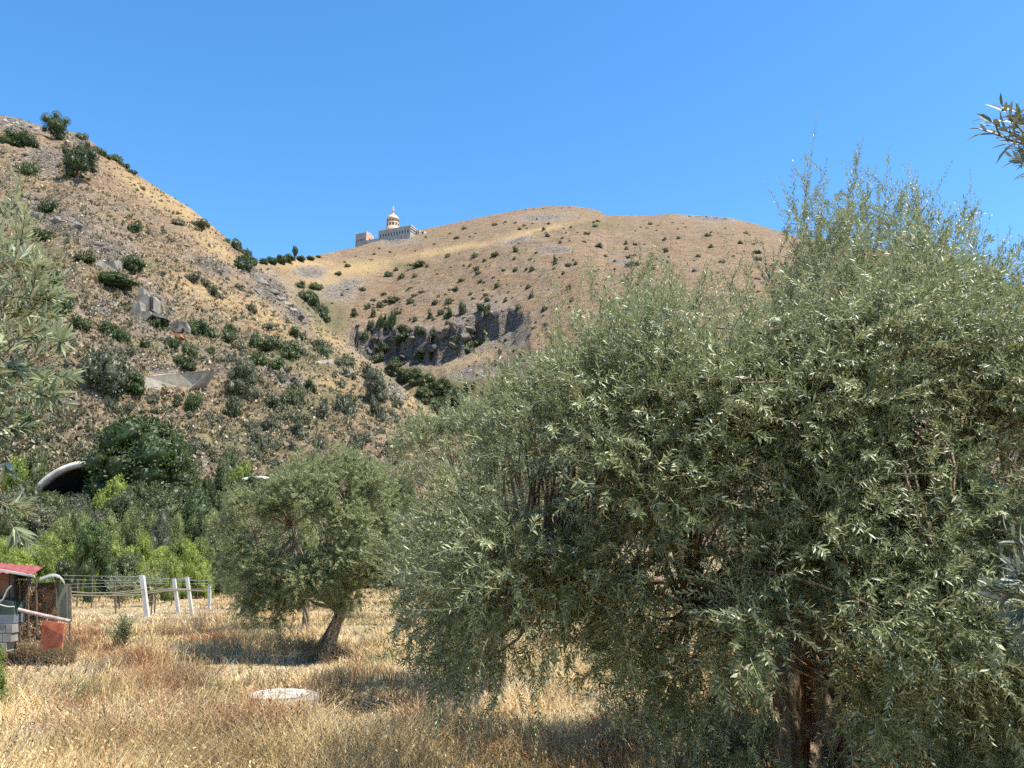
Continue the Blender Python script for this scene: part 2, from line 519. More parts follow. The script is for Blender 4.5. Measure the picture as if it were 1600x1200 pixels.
M['rock_shade'] = simple('shaded_rock', (.030, .027, .025), (.21, .185, .155), 0.7, 0.9, 1.0, 2.0, 0.2, 8)  # the cliff's shade is put into a darker rock colour

# ------------------------------------------------------------------ LAND
ROCKS = [(425, 450, 45, 22, 38), (465, 492, 28, 14, 45), (395, 425, 26, 9, 15), (110, 350, 60, 28, 10), (170, 390, 55, 25, 20), (20, 195, 45, 14, 12),
         (70, 250, 40, 25, 20), (125, 215, 20, 12, 20), (235, 490, 45, 40, 0), (160, 480, 45, 16, 0), (90, 600, 60, 30, 0), (100, 640, 50, 25, 0),
         (315, 715, 14, 34, 0), (440, 590, 50, 12, 20), (615, 612, 22, 18, 45), (545, 445, 28, 10, -10), (530, 455, 35, 16, 0), (850, 340, 48, 7, -3),
         (805, 375, 30, 6, -12), (870, 390, 30, 7, 0), (1110, 341, 42, 6, 4), (620, 375, 30, 8, -8), (660, 540, 110, 34, -4), (740, 505, 60, 30, -25), (600, 530, 40, 26, 20),
         (740, 580, 45, 12, -10), (790, 520, 40, 30, 0), (330, 415, 50, 14, 20), (250, 575, 30, 10, 0), (200, 550, 50, 10, 10), (60, 330, 40, 30, 0),
         (980, 410, 22, 6, 0), (485, 425, 30, 12, 0), (25, 620, 40, 30, 0), (350, 560, 40, 14, 10)]
GOLDS = [(560, 420, 95, 13, -8), (700, 390, 110, 6, -10), (830, 362, 80, 5, -12), (500, 440, 50, 16, 0), (470, 412, 60, 9, 0), (290, 330, 70, 18, 38),
         (330, 380, 50, 16, 42), (230, 300, 70, 14, 35), (445, 455, 60, 8, 47), (520, 530, 70, 11, 42), (600, 590, 70, 11, 40), (660, 640, 60, 13, 42),
         (700, 660, 40, 14, 40), (640, 625, 40, 18, 45), (330, 460, 70, 20, 20), (420, 500, 60, 18, 35), (520, 600, 50, 14, 20), (740, 560, 45, 8, -15),
         (370, 620, 20, 10, 0), (610, 545, 30, 8, 0), (330, 690, 14, 20, 0), (760, 680, 60, 30, 0)]
GREENS = [(500, 480, 40, 40, 50), (490, 460, 30, 14, 30), (600, 590, 50, 18, 35), (660, 590, 60, 22, 30), (700, 600, 60, 20, 0), (80, 420, 60, 60, 0),
          (420, 550, 90, 20, 20), (480, 640, 110, 40, 0), (370, 690, 120, 40, 0), (60, 710, 90, 30, 0), (250, 540, 110, 18, 0), (330, 520, 70, 14, 15), (520, 500, 25, 30, 0),
          (200, 230, 60, 8, 35), (640, 415, 30, 6, 0), (200, 415, 70, 14, 0), (760, 640, 80, 40, 0), (935, 352, 30, 7, 0), (500, 560, 70, 26, 20)]

def grid_faces(nr, nc):
    i, j = np.meshgrid(np.arange(nr - 1), np.arange(nc - 1), indexing='ij')
    a = i * nc + j
    return np.stack([a, a + 1, a + nc + 1, a + nc], -1).reshape(-1, 4)

def land(name, tvals, yvals, label_kind='structure', holes=False):
    T, Y = np.meshgrid(tvals, yvals)
    X = T * Y
    Z = H(X, Y)
    px, py = proj(X, Y, Z)
    wob = 14 * fbm(X / 14, Y / 14, 2)
    a = {'rock': blob(px + wob, py + wob * .5, ROCKS).ravel(), 'gold': blob(px + wob * 1.3, py + wob * .6, GOLDS).ravel(), 'green': blob(px + wob, py + wob * .5, GREENS).ravel()}
    V = np.stack([X, Y, Z], -1).reshape(-1, 3)
    Fq = grid_faces(len(yvals), len(tvals))
    if holes:
        c = V[Fq].mean(1)
        bad = np.zeros(len(c), bool)
        for (pc, r) in TUNC:
            bad |= (np.hypot(c[:, 0] - pc[0], c[:, 2] - pc[2]) < r * 0.99) & (c[:, 1] > pc[1] - 0.5) & (c[:, 1] < pc[1] + 40)
            bad |= (np.abs(c[:, 0] - pc[0]) < r * .97) & (c[:, 2] < pc[2]) & (c[:, 1] > pc[1] - 0.5) & (c[:, 1] < pc[1] + 40)
        Fq = Fq[~bad]
    me = mesh_np(name, V, [Fq], a, smooth=False)
    return add_obj(name, me, None, M['hill'])

tA = np.arange(-1.1, 0.16, 0.0016)
near_hill = land('near_hill', tA, np.concatenate([np.arange(104, 240, 0.55), np.arange(240, 352, 0.75), np.arange(354, 420, 8)]), holes=True)
tag(near_hill, kind='structure')
tB = np.arange(-0.55, 1.15, 0.0018)
# the far hill starts behind the near one and, to the right, runs down to the valley floor
def far_land():
    yv = np.concatenate([np.arange(104, 330, 3.0), np.arange(330, 600, 1.1), np.arange(600, 860, 1.5), np.arange(865, 1200, 20)])
    T, Y = np.meshgrid(tB, yv)
    X = T * Y
    Z = H(X, Y)
    Z = np.where((T < 0.155) & (Y < 420), np.minimum(Z, H(X, Y)) - np.where(T < 0.15, np.where(hillA(T, Y) > hillB(T, Y) - 2, 6.0, 0.0), 0), Z)
    Z = np.where((T < 0.155) & (Y < 250), Z - 4, Z)
    px, py = proj(X, Y, Z)
    wob = 8 * fbm(X / 20, Y / 20, 2)
    rk = blob(px + wob, py + wob * .4, ROCKS); gd = blob(px + wob * 1.3, py + wob * .4, GOLDS); gn = blob(px + wob, py + wob * .4, GREENS)
    V = np.stack([X, Y, Z], -1).reshape(-1, 3)
    me = mesh_np('far_hill', V, [grid_faces(len(yv), len(tB))], {'rock': rk.ravel(), 'gold': gd.ravel(), 'green': gn.ravel()})
    return add_obj('far_hill', me, None, M['hill'])
far_hill = far_land()
tag(far_hill, kind='structure')

gx = np.concatenate([np.arange(-140, -30, 2.5), np.arange(-30, 30, 0.4), np.arange(30, 141, 2.5)])
gy = np.concatenate([np.arange(-120, 4, 4), np.arange(4, 45, 0.4), np.arange(45, 108, 1.2)])
GX, GYY = np.meshgrid(gx, gy)
GZ = H(GX, GYY) + 0.05 * fbm(GX * 1.3, GYY * 1.3, 2) - np.where(GYY > 104.5, 0.5, 0)
ground = add_obj('ground', mesh_np('ground', np.stack([GX, GYY, GZ], -1).reshape(-1, 3), [grid_faces(len(gy), len(gx))], smooth=True), None, M['field'])
tag(ground, kind='structure')
ang = np.linspace(0, 2 * np.pi, 65)[:-1]
pv = np.concatenate([[[0, 300, -7]], np.stack([1500 * np.cos(ang), 300 + 1500 * np.sin(ang), -7 + 0 * ang], -1)])
plain = add_obj('plain', mesh_np('plain', pv, [np.array([[0, 1 + i, 1 + (i + 1) % 64] for i in range(64)])]), None, M['field'])
tag(plain, kind='structure')

# ------------------------------------------------------------------ SHRUBS AND BROADLEAF TREES (leaf-clump meshes)
def ico(sub=2):
    import bmesh
    bm = bmesh.new(); bmesh.ops.create_icosphere(bm, subdivisions=sub, radius=1)
    V = np.array([v.co[:] for v in bm.verts]); Fc = np.array([[v.index for v in f.verts] for f in bm.faces]); bm.free()
    return V, Fc
ICO2, ICO3 = ico(2), ico(3)

def clumpy(seed, n=1500, leaf=0.10, shape=(1, 1, .8), nl=16, kind='dome', core=0.66, aspect=0.5, up=0.35):
    """foliage of unit half-width standing on z = 0; many small leaf faces over irregular sub-clumps"""
    r = np.random.default_rng(seed)
    sp = Soup()
    d = unit(r.normal(size=(nl, 3))); d[:, 2] = np.abs(d[:, 2]) if kind == 'dome' else d[:, 2]
    cen = d * r.uniform(.3, .92, (nl, 1)); rad = r.uniform(.15, .42, nl)
    cen = np.concatenate([cen, [[0, 0, .15]]]); rad = np.append(rad, .55)
    if kind == 'round':
        cen[:, 2] += .85
    if kind == 'tall':
        a = r.random(nl) * 6.283; zz = r.uniform(.2, 1.62, nl); q = np.sqrt(r.random(nl)) * .72 * np.clip(1.25 - (zz / 1.75) ** 2.2, .2, 1)
        cen[:-1] = np.stack([q * np.cos(a), q * np.sin(a), zz], -1)
        cen[-1] = (0, 0, .8)
        rad[:-1] = r.uniform(.20, .38, nl)
    if kind == 'mass':
        a = r.random(nl) * 6.283; q = np.sqrt(r.random(nl)) * .68
        cen[:-1] = np.stack([q * np.cos(a), q * np.sin(a), r.uniform(.12, .72, nl)], -1)
        cen[-1] = (0, 0, .4)
        rad[:-1] = r.uniform(.2, .38, nl)
    sc = np.array(shape)
    # leaves
    k = r.choice(len(rad), n, p=rad ** 2 / (rad ** 2).sum())
    dd = unit(r.normal(size=(n, 3)) + np.array([0, 0, up]))
    rr = rad[k] * r.uniform(.72, 1.10, n) ** .7
    p = cen[k] + dd * rr[:, None]
    ins = np.zeros(n, bool)
    for c, q in zip(cen, rad):
        ins |= np.linalg.norm(p - c, axis=1) < q * .72
    if kind == 'dome': ins |= p[:, 2] < -0.03
    p, dd = p[~ins], dd[~ins]
    m = len(p)
    D = unit(dd * .5 + r.normal(size=(m, 3)) * .8 + np.array([0, 0, .15]))
    Nn = unit(dd + r.normal(size=(m, 3)) * .6 + np.array([0, 0, .3]))
    L = leaf * r.uniform(.6, 1.35, m)
    v, tr, nv = leaf_geo(p * sc, D, Nn, L, L * aspect)
    ct = r.random(len(rad))
    tone = np.clip(.3 * ct[k][~ins] + .7 * r.random(m), 0, 1)
    sp.add(v, tris=tr, tone=np.repeat(tone, nv))
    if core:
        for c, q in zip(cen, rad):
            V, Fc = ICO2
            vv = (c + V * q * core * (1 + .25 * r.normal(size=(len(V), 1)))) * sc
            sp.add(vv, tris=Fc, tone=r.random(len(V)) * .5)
    return sp.mesh('foliage')

def stalks(seed, n=500, h=1.0, spread=0.9, lw=.03):
    r = np.random.default_rng(seed); sp = Soup()
    a = r.random(n) * 2 * np.pi; q = np.sqrt(r.random(n)) * spread
    S = np.stack([q * np.cos(a), q * np.sin(a), 0 * a], -1)
    hh = h * r.uniform(.5, 1.05, n)
    D = unit(np.stack([r.normal(size=n) * .16, r.normal(size=n) * .16, 1 + 0 * a], -1))
    for j in range(9):
        u = .2 + .8 * r.random(n)
        b = S + D * (hh * u)[:, None]
        ld = unit(D * .8 + r.normal(size=(n, 3)) * .55)
        Nn = unit(r.normal(size=(n, 3)) + np.array([0, -.4, .6]))
        L = .26 * h * r.uniform(.5, 1.2, n)
        v, tr, nv = leaf_geo(b, ld, Nn, L, L * lw / .15)
        sp.add(v, tris=tr, tone=np.repeat(r.random(n), nv))
    return sp.mesh('foliage')

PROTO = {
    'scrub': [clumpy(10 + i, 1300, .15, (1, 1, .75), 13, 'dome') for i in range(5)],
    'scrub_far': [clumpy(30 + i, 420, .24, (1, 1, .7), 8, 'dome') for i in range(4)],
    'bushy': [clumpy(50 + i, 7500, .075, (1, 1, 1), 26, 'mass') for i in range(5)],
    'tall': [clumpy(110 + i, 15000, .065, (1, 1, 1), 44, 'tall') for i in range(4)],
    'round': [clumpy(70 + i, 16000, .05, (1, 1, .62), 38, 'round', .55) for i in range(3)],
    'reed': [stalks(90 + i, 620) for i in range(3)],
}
for ms in PROTO.values():
    for i, me in enumerate(ms): me.name = 'foliage'
_meshcache = {}
def proto(kind, i, mat):
    key = (kind, i % len(PROTO[kind]), mat)
    if key not in _meshcache:
        me = PROTO[kind][key[1]].copy(); me.materials.clear(); me.materials.append(M[mat])
        _meshcache[key] = me
    return _meshcache[key]

_shrub_n = [0]
def shrub(pos, w, h, kind='scrub', mat='scrub', label=None, cat='shrub', group=None, name='shrub', sink=0.12, depth=None):
    _shrub_n[0] += 1
    if kind == 'bushy' and h / w > .72: kind = 'tall'
    o = bpy.data.objects.new(name, proto(kind, _shrub_n[0] * 7 + int(w * 13), mat)); col.objects.link(o)
    top = {'scrub': .8, 'scrub_far': .75, 'bushy': 1.05, 'tall': 1.95, 'round': .95, 'reed': 1.05}[kind]
    o.location = (pos[0], pos[1], pos[2] - sink * h)
    o.scale = (w / 2, (depth or w) / 2, h * (1 + sink) / top)
    o.rotation_euler = (0, 0, (_shrub_n[0] * 2.399) % 6.283 if abs(w - (depth or w)) < .1 else 0)
    tag(o, label, cat, group)
    return o

def shrubs_px(lst, mat, label, group, kind='scrub', name='shrub', cat='shrub', labels=None):
    pts = cast([(a, b + d * .42) for a, b, c, d in lst])
    for i, ((a, b, c, d), p) in enumerate(zip(lst, pts)):
        if p[1] > 990: continue
        k = p[1] / F
        lb = labels[i] if labels else label
        mt_ = 'scrub' if (mat == 'evergreen' and not labels and i % 3 == 0) else mat
        shrub(p, c * k, d * k * 1.0, kind, mt_, lb, cat, None if labels else group, name)

def mesh_arrays(me):
    n = len(me.vertices); V = np.zeros(n * 3, np.float32); me.vertices.foreach_get('co', V)
    Fi = np.zeros(len(me.loops), np.int32); me.loops.foreach_get('vertex_index', Fi)
    T = np.zeros(n, np.float32); me.attributes['tone'].data.foreach_get('value', T)
    return V.reshape(-1, 3), Fi.reshape(-1, 3), T
def tiny_bushes(lst, name, label):
    arr = [mesh_arrays(m) for m in PROTO['scrub_far']]
    sp = Soup(); r = np.random.default_rng(len(lst))
    for i, ((a, b, c, d), p) in enumerate(zip(lst, cast([(a, b + d * .42) for a, b, c, d in lst]))):
        if p[1] > 990: continue
        k = p[1] / F; V, Fi, T = arr[i % len(arr)]
        an = r.random() * 6.28; R2 = np.array([[math.cos(an), -math.sin(an), 0], [math.sin(an), math.cos(an), 0], [0, 0, 1]])
        sp.add((V @ R2.T) * [c * k / 2, c * k / 2, d * k / .75] + p - [0, 0, d * k * .12], tris=Fi, tone=np.clip(T * .7 + r.random() * .3, 0, 1))
    return tag(add_obj(name, sp.mesh(name), None, M['dusty']), label, 'scrub', kind='stuff')

# --- near hill: evergreen scrub, placed where the photograph shows each bush
near_dark = [(42, 265, 34, 24), (75, 320, 28, 20), (210, 356, 24, 18), (370, 384, 26, 18), (378, 412, 40, 24),
             (130, 405, 44, 12), (70, 372, 40, 22), (80, 432, 44, 26), (88, 472, 44, 44), (120, 510, 44, 22), (166, 517, 34, 22), (188, 531, 26, 20),
             (243, 503, 40, 22), (300, 507, 30, 20), (320, 512, 34, 22), (352, 522, 40, 22), (362, 505, 26, 22), (265, 537, 30, 18), (296, 541, 36, 22),
             (290, 570, 42, 20), (300, 626, 30, 26), (362, 636, 28, 28), (42, 660, 46, 36), (400, 535, 34, 18), (425, 545, 50, 20), (455, 555, 40, 22),
             (405, 562, 44, 20), (465, 520, 34, 18), (490, 532, 36, 20), (506, 550, 22, 20), (455, 607, 40, 30), (430, 575, 30, 16), (40, 420, 34, 30),
             (275, 620, 16, 18), (20, 380, 30, 30), (485, 600, 20, 16), (10, 330, 26, 22), (228, 540, 22, 12), (330, 540, 20, 10), (60, 520, 40, 30)]
shrubs_px(near_dark, 'evergreen', 'rounded dark green scrub bush on the steep left hillside', 'dark bushes on the left hillside')
near_grey = [(310, 350, 40, 14), (280, 350, 26, 10), (320, 440, 30, 14), (335, 455, 26, 16), (300, 435, 30, 14), (392, 478, 18, 14), (180, 246, 22, 10), (200, 258, 22, 10),
             (125, 212, 26, 12), (140, 230, 24, 12), (250, 422, 20, 10), (375, 447, 20, 10), (420, 512, 24, 12), (540, 630, 52, 40), (590, 640, 30, 30),
             (545, 570, 28, 14), (575, 585, 30, 24), (430, 625, 40, 20), (500, 640, 30, 24), (420, 660, 36, 20), (460, 670, 40, 24), (500, 690, 36, 22), (390, 660, 24, 14),
             (190, 640, 34, 20), (170, 640, 22, 16), (640, 660, 30, 22), (560, 680, 40, 24), (620, 690, 40, 30), (240, 620, 22, 14)]
shrubs_px(near_grey, 'dusty', 'dusty grey-green scrub bush on the left hillside', 'dusty bushes on the left hillside')
# along the skyline of the near hill
sky_sh = [(150, 232, 22, 10), (165, 240, 22, 10), (182, 246, 24, 12), (195, 256, 20, 10), (205, 266, 18, 8), (355, 374, 14, 10), (372, 382, 18, 16), (385, 392, 16, 14), (322, 350, 12, 8)]
shrubs_px([(a, b + 2, c, d) for a, b, c, d in sky_sh], 'evergreen', 'low bush on the skyline of the left hill', 'bushes along the left skyline')
one = [((180, 440, 92, 24), 'evergreen', 'wide flat dark bush above the grey ruined wall'),
       ((205, 412, 46, 24), 'evergreen', 'dark bush just right of the small white wall block'),
       ((205, 600, 46, 38), 'evergreen', 'dark bush touching the left end of the pale retaining wall'),
       ((165, 583, 100, 70), 'dusty', 'largest greyish bush on the hillside, left of the pale retaining wall'),
       ((378, 592, 58, 60), 'dusty', 'tall grey-green bush on the slope right of the pale retaining wall'),
       ((585, 605, 44, 52), 'dusty', 'tall grey-green bush low on the right flank of the left hill'),
       ((33, 217, 68, 30), 'evergreen', 'wide dark bush just below the top of the left hill'),
       ((385, 408, 22, 22), 'evergreen', 'dark bush on top of the dark rock outcrop'),
       ((300, 700, 20, 16), 'dusty', 'small grey bush beside the pale rock above the tunnels')]
for q, mt, lb in one:
    shrubs_px([q], mt, None, None, 'bushy', labels=[lb])
rr = np.random.default_rng(3)
low_rand = []
while len(low_rand) < 230:
    a, b = rr.uniform(-20, 640), rr.uniform(540, 735)
    if b < np.interp(a, *np.array(A_SIL, float).T) + 25 or (215 < a < 340 and 565 < b < 615) or (a < 300 and b > 700): continue
    if vnoise(np.array([a / 45.]), np.array([b / 25.]))[0] < rr.uniform(-.4, .1): continue
    w = rr.uniform(7, 24); low_rand.append((a, b, w, w * rr.uniform(.5, .8)))
up_rand = []
while len(up_rand) < 190:
    a, b = rr.uniform(-20, 480), rr.uniform(215, 560)
    if b < np.interp(a, *np.array(A_SIL, float).T) + 12 or (190 < a < 300 and 445 < b < 530): continue
    if vnoise(np.array([a / 45.]), np.array([b / 25.]))[0] < rr.uniform(-.4, .1): continue
    w = rr.uniform(4, 13); up_rand.append((a, b, w, w * rr.uniform(.5, .7)))
tiny_bushes(low_rand + up_rand, 'near_hill_bushes', 'small grey-green scrub tufts over the left hillside')
trees_up = [((85, 205, 42, 36), 'dark round tree on the skyline near the top of the left hill'),
            ((120, 262, 58, 50), 'dark round tree below the skyline of the left hill')]
BARK = simple('grey_bark', (.10, .085, .065), (.24, .21, .17), 9, 0.9, 0.6)
def broad_tree(pos, w, h, mat, label, trunk_h=0.3, name='tree', group=None, kind='round', trunk_r=None, cat='tree'):
    t = empty(name, pos, label, cat, group)
    th = h * trunk_h
    r0 = trunk_r or h * .035
    Pp = np.array([[[0, 0, -.3], [r0 * .4, 0, th * .5], [-r0 * .3, 0, th], [0, 0, th + (h - th) * .45]],
                   [[0, 0, th * .7], [w * .06, 0, th], [w * .16, 0.1, th + h * .18], [w * .26, 0.2, th + h * .3]],
                   [[0, 0, th * .6], [-w * .07, 0, th], [-w * .17, -.1, th + h * .16], [-w * .24, -.2, th + h * .3]]])
    R = np.array([[1.3, 1, .8, .3], [.6, .5, .35, .2], [.6, .5, .35, .2]]) * r0
    V, q = tubes(Pp, R, 8)
    add_obj('trunk', mesh_np('trunk', V, [q], smooth=True), t, BARK)
    if kind == 'bushy' and (h - th * .8) / w > .72: kind = 'tall'
    c = bpy.data.objects.new('crown', proto(kind, int(abs(pos[0]) * 3 + w * 7), mat)); col.objects.link(c); c.parent = t
    c.location = (0, 0, th * .85 if kind == 'round' else th * .8)
    c.scale = (w / 2, w / 2, (h - th * .85) / {'round': 1.0, 'tall': 1.95}.get(kind, 1.05))
    c.rotation_euler = (0, 0, (pos[0] * 1.7) % 6.28)
    return t
for q, lb in trees_up:
    p = cast([(q[0], q[1] + q[3] * .42)])[0]; k = p[1] / F
    broad_tree(p, q[2] * k, q[3] * k * 1.15, 'evergreen', lb, 0.16)

# --- far hill
far_named = [(655, 412, 34, 9), (605, 429, 18, 9), (628, 431, 14, 8), (648, 431, 16, 8), (553, 488, 15, 16), (574, 479, 16, 8), (592, 478, 14, 9), (583, 491, 14, 12),
             (615, 467, 32, 10), (640, 471, 16, 9), (678, 472, 14, 8), (702, 472, 16, 10), (672, 493, 14, 10), (690, 488, 14, 8), (568, 450, 16, 8), (700, 399, 12, 6),
             (742, 398, 22, 8), (806, 389, 14, 7), (775, 398, 16, 7), (804, 404, 8, 4), (745, 423, 14, 6), (757, 408, 8, 5), (788, 423, 9, 5), (804, 421, 12, 8),
             (831, 421, 14, 6), (867, 404, 8, 9), (866, 413, 10, 5), (888, 413, 12, 5), (880, 426, 10, 4), (830, 463, 12, 10), (825, 450, 13, 7), (888, 451, 12, 8),
             (893, 469, 10, 6), (778, 444, 14, 7), (875, 380, 9, 4), (914, 378, 10, 5), (935, 384, 18, 5), (978, 379, 10, 6), (980, 388, 8, 6), (982, 402, 14, 5), (990, 413, 28, 9),
             (850, 359, 10, 4), (770, 435, 9, 5), (720, 437, 16, 5), (750, 440, 12, 5), (1165, 364, 14, 6), (1158, 380, 12, 5), (1180, 392, 18, 6), (1185, 405, 18, 6), (1110, 385, 12, 5),
             (1060, 372, 10, 4), (1090, 400, 12, 5), (1130, 410, 14, 6), (1040, 395, 10, 5), (1020, 420, 12, 6), (640, 450, 12, 5), (660, 455, 12, 5), (712, 452, 12, 6), (735, 460, 12, 6),
             (545, 415, 12, 5), (530, 428, 14, 6), (760, 470, 12, 7), (790, 468, 12, 6), (810, 480, 14, 8), (850, 485, 14, 8), (620, 490, 12, 6), (648, 500, 12, 6), (700, 505, 10, 6)]
shrubs_px(far_named, 'scrub', 'small dark scrub bush dotted on the far brown hillside', 'bushes dotted on the far hillside', 'scrub_far')
far_rand = []
rr = np.random.default_rng(3)
while len(far_rand) < 520:
    a, b = rr.uniform(500, 1450), rr.uniform(345, 600)
    if b > np.interp(a, [500, 600, 1450], [470, 560, 640]) or b < np.interp(a, *np.array(B_SIL, float).T) + 12: continue
    if blob(np.array([a]), np.array([b]), GOLDS)[0] > .4: continue
    if vnoise(np.array([a / 60.]), np.array([b / 28.]))[0] < rr.uniform(-.35, .15): continue
    w = rr.uniform(3.5, 8) * rr.choice([1, 1, 1.8]); far_rand.append((a, b, w, w * rr.uniform(.3, .5)))
tiny_bushes(far_rand, 'far_hill_bushes', 'tiny dry bushes speckled over the far brown hillside')
gully = [(478, 462, 30, 16), (492, 472, 26, 18), (500, 482, 24, 18), (486, 458, 26, 12), (505, 492, 20, 14), (495, 448, 24, 12), (512, 500, 18, 10), (470, 445, 20, 10)]
shrubs_px(gully, 'scrub', 'dark bush filling the gully between the two hills', 'bushes in the gully')
low_gully = [(612, 580, 30, 22), (630, 586, 34, 24), (650, 590, 34, 26), (668, 600, 36, 28), (690, 606, 40, 30), (660, 620, 36, 26), (690, 634, 40, 28), (715, 620, 44, 28),
             (735, 604, 30, 16), (740, 640, 40, 26), (766, 630, 40, 24), (720, 660, 50, 30), (790, 600, 40, 24), (770, 660, 50, 30), (820, 640, 50, 30)]
shrubs_px(low_gully, 'scrub', 'green bush in the ravine below the dark cliff', 'bushes in the ravine below the cliff', 'bushy')
cliff_sh = [(578, 520, 14, 14), (600, 505, 16, 22), (612, 500, 14, 30), (592, 515, 18, 14), (628, 514, 18, 10), (700, 490, 22, 14), (722, 482, 18, 20), (752, 478, 18, 14), (760, 484, 14, 18), (600, 545, 30, 16),
            (630, 552, 34, 14), (655, 560, 30, 14), (570, 535, 20, 16), (712, 540, 16, 14), (735, 545, 20, 16), (590, 560, 24, 14), (620, 566, 30, 14), (680, 522, 20, 12), (745, 535, 20, 12), (656, 535, 20, 12)]
shrubs_px(cliff_sh, 'evergreen', 'blackish bush clinging to the dark cliff', 'bushes on the dark cliff', 'scrub')
# trees on the saddle between the hills, seen against the sky
sad = [(395, 403, 18, 16), (412, 404, 16, 12), (425, 402, 18, 14), (437, 399, 20, 16), (450, 400, 20, 14), (470, 402, 16, 10), (485, 401, 14, 8), (498, 400, 8, 5)]
for i, (a, b, c, d) in enumerate(sad):
    p = cast([(a, np.interp(a, *np.array(B_SIL, float).T) + 5)])[0]
    k = p[1] / F
    shrub(p, c * k * 1.25, d * k * .8, 'bushy', 'evergreen', 'dark wind-shaped bush on the saddle skyline between the hills', 'shrub', 'bushes on the saddle skyline')
p = cast([(460, 408)])[0]
broad_tree(p, 10 * p[1] / F, 24 * p[1] / F, 'evergreen', 'lone upright tree rising above the saddle skyline', 0.35, 'tree', trunk_r=.9)

# --- rocks as things
def rock_mesh(seed, sub=3, rough=.5):
    r = np.random.default_rng(seed)
    V, Fc = ICO3 if sub == 3 else ICO2
    V = V.copy()
    for k in range(14):
        n = unit(r.normal(size=3)); d = r.uniform(.35, .8)
        e = V @ n - d
        V = V - np.clip(e, 0, None)[:, None] * n
    V = V * (1 + .30 * fbm(V[:, 0] * 2.5 + seed, V[:, 1] * 2.5 + V[:, 2] * 2, 3))[:, None]
    lay = np.round(V[:, 2:3] * 5) / 5
    V[:, 2:3] = V[:, 2:3] * .8 + lay * .2
    return mesh_np('rock', V, [Fc])
ROCKM = [rock_mesh(200 + i) for i in range(5)]
_rk = {}
_rn = [0]
def rock(pos, sx_, sy_, sz_, mat, label, group, name='rock'):
    _rn[0] += 1
    i = _rn[0] % 5
    if (i, mat) not in _rk:
        me = ROCKM[i].copy(); me.materials.clear(); me.materials.append(M[mat]); _rk[(i, mat)] = me
    o = bpy.data.objects.new(name, _rk[(i, mat)]); col.objects.link(o)
    o.location = pos; o.scale = (sx_, sy_, sz_)
    o.rotation_euler = (rr.uniform(-.3, .3), rr.uniform(-.3, .3), rr.uniform(0, 6.28))
    return tag(o, label, 'rock', group)
def rocks_px(lst, mat, label, group):
    pts = cast([(a, b + c * .2) for a, b, c in lst])
    for (a, b, c), p in zip(lst, pts):
        k = p[1] / F * c * (.78 if a < 490 else .66)
        rock(p + [0, 0, -k * .22], k * rr.uniform(.8, 1.2), k * rr.uniform(.7, 1.1), k * rr.uniform(.6, 1.05), mat, label, group)
rocks_px([(382, 424, 20), (398, 430, 22), (412, 440, 22), (404, 448, 18), (424, 452, 20), (436, 462, 20), (446, 470, 16), (455, 482, 18), (466, 492, 16), (430, 470, 16), (476, 500, 10), (418, 462, 14), (450, 492, 10)],
         'rock', 'grey craggy rock in the outcrop along the left hill spine', 'rocks of the outcrop on the hill spine')
rocks_px([(600, 535, 22), (620, 530, 20), (640, 540, 26), (665, 535, 26), (688, 532, 26), (710, 520, 26), (735, 512, 22), (755, 500, 24), (775, 492, 18), (650, 560, 20), (680, 556, 20), (712, 548, 20), (585, 530, 16), (575, 545, 14), (725, 535, 18), (630, 560, 16)],
         'rock_shade', 'jagged rock darkened as shade in the cliff under the far hill', 'shade-darkened rocks of the cliff')
rocks_px([(735, 575, 16), (720, 582, 12), (750, 580, 14), (770, 585, 12), (612, 604, 12), (622, 615, 12), (632, 622, 10), (604, 598, 10), (768, 488, 10), (655, 548, 8), (735, 568, 10)],
         'rock_pale', 'pale weathered rock beside the ravine', 'pale rocks beside the ravine')
rocks_px([(822, 327, 6), (835, 326, 7), (850, 325, 6), (878, 325, 6), (890, 324, 6), (1078, 337, 7), (1090, 337, 9), (1104, 338, 8), (1118, 340, 8), (1132, 341, 7), (805, 330, 5), (1010, 337, 5), (840, 341, 8), (860, 340, 7), (800, 378, 7), (550, 446, 10), (542, 450, 9), (620, 372, 6), (632, 371, 6), (612, 375, 5), (515, 452, 8)],
         'rock', 'small rock on the crest of the far hill', 'rocks on the far hill crest')
rocks_px([(8, 186, 14), (24, 190, 13), (42, 196, 12), (58, 200, 10), (112, 214, 14), (118, 224, 12), (106, 222, 10), (10, 195, 14), (34, 200, 10)],
         'rock_pale', 'pale rock at the top of the left hill', 'pale rocks at the top of the left hill')
rocks_px([(60, 335, 20), (90, 345, 22), (115, 350, 18), (130, 365, 18), (150, 375, 16), (165, 382, 16), (190, 392, 16), (210, 398, 12), (150, 480, 14), (165, 484, 14), (180, 478, 12), (85, 590, 18), (60, 600, 20), (110, 600, 16),
          (315, 705, 16), (318, 725, 16), (320, 690, 12), (440, 585, 10), (455, 590, 12), (470, 596, 10), (280, 375, 10), (290, 382, 8), (100, 250, 14), (85, 240, 12), (40, 330, 16)],
         'rock', 'grey rock showing through the dry grass on the left hillside', 'rocks on the left hillside')

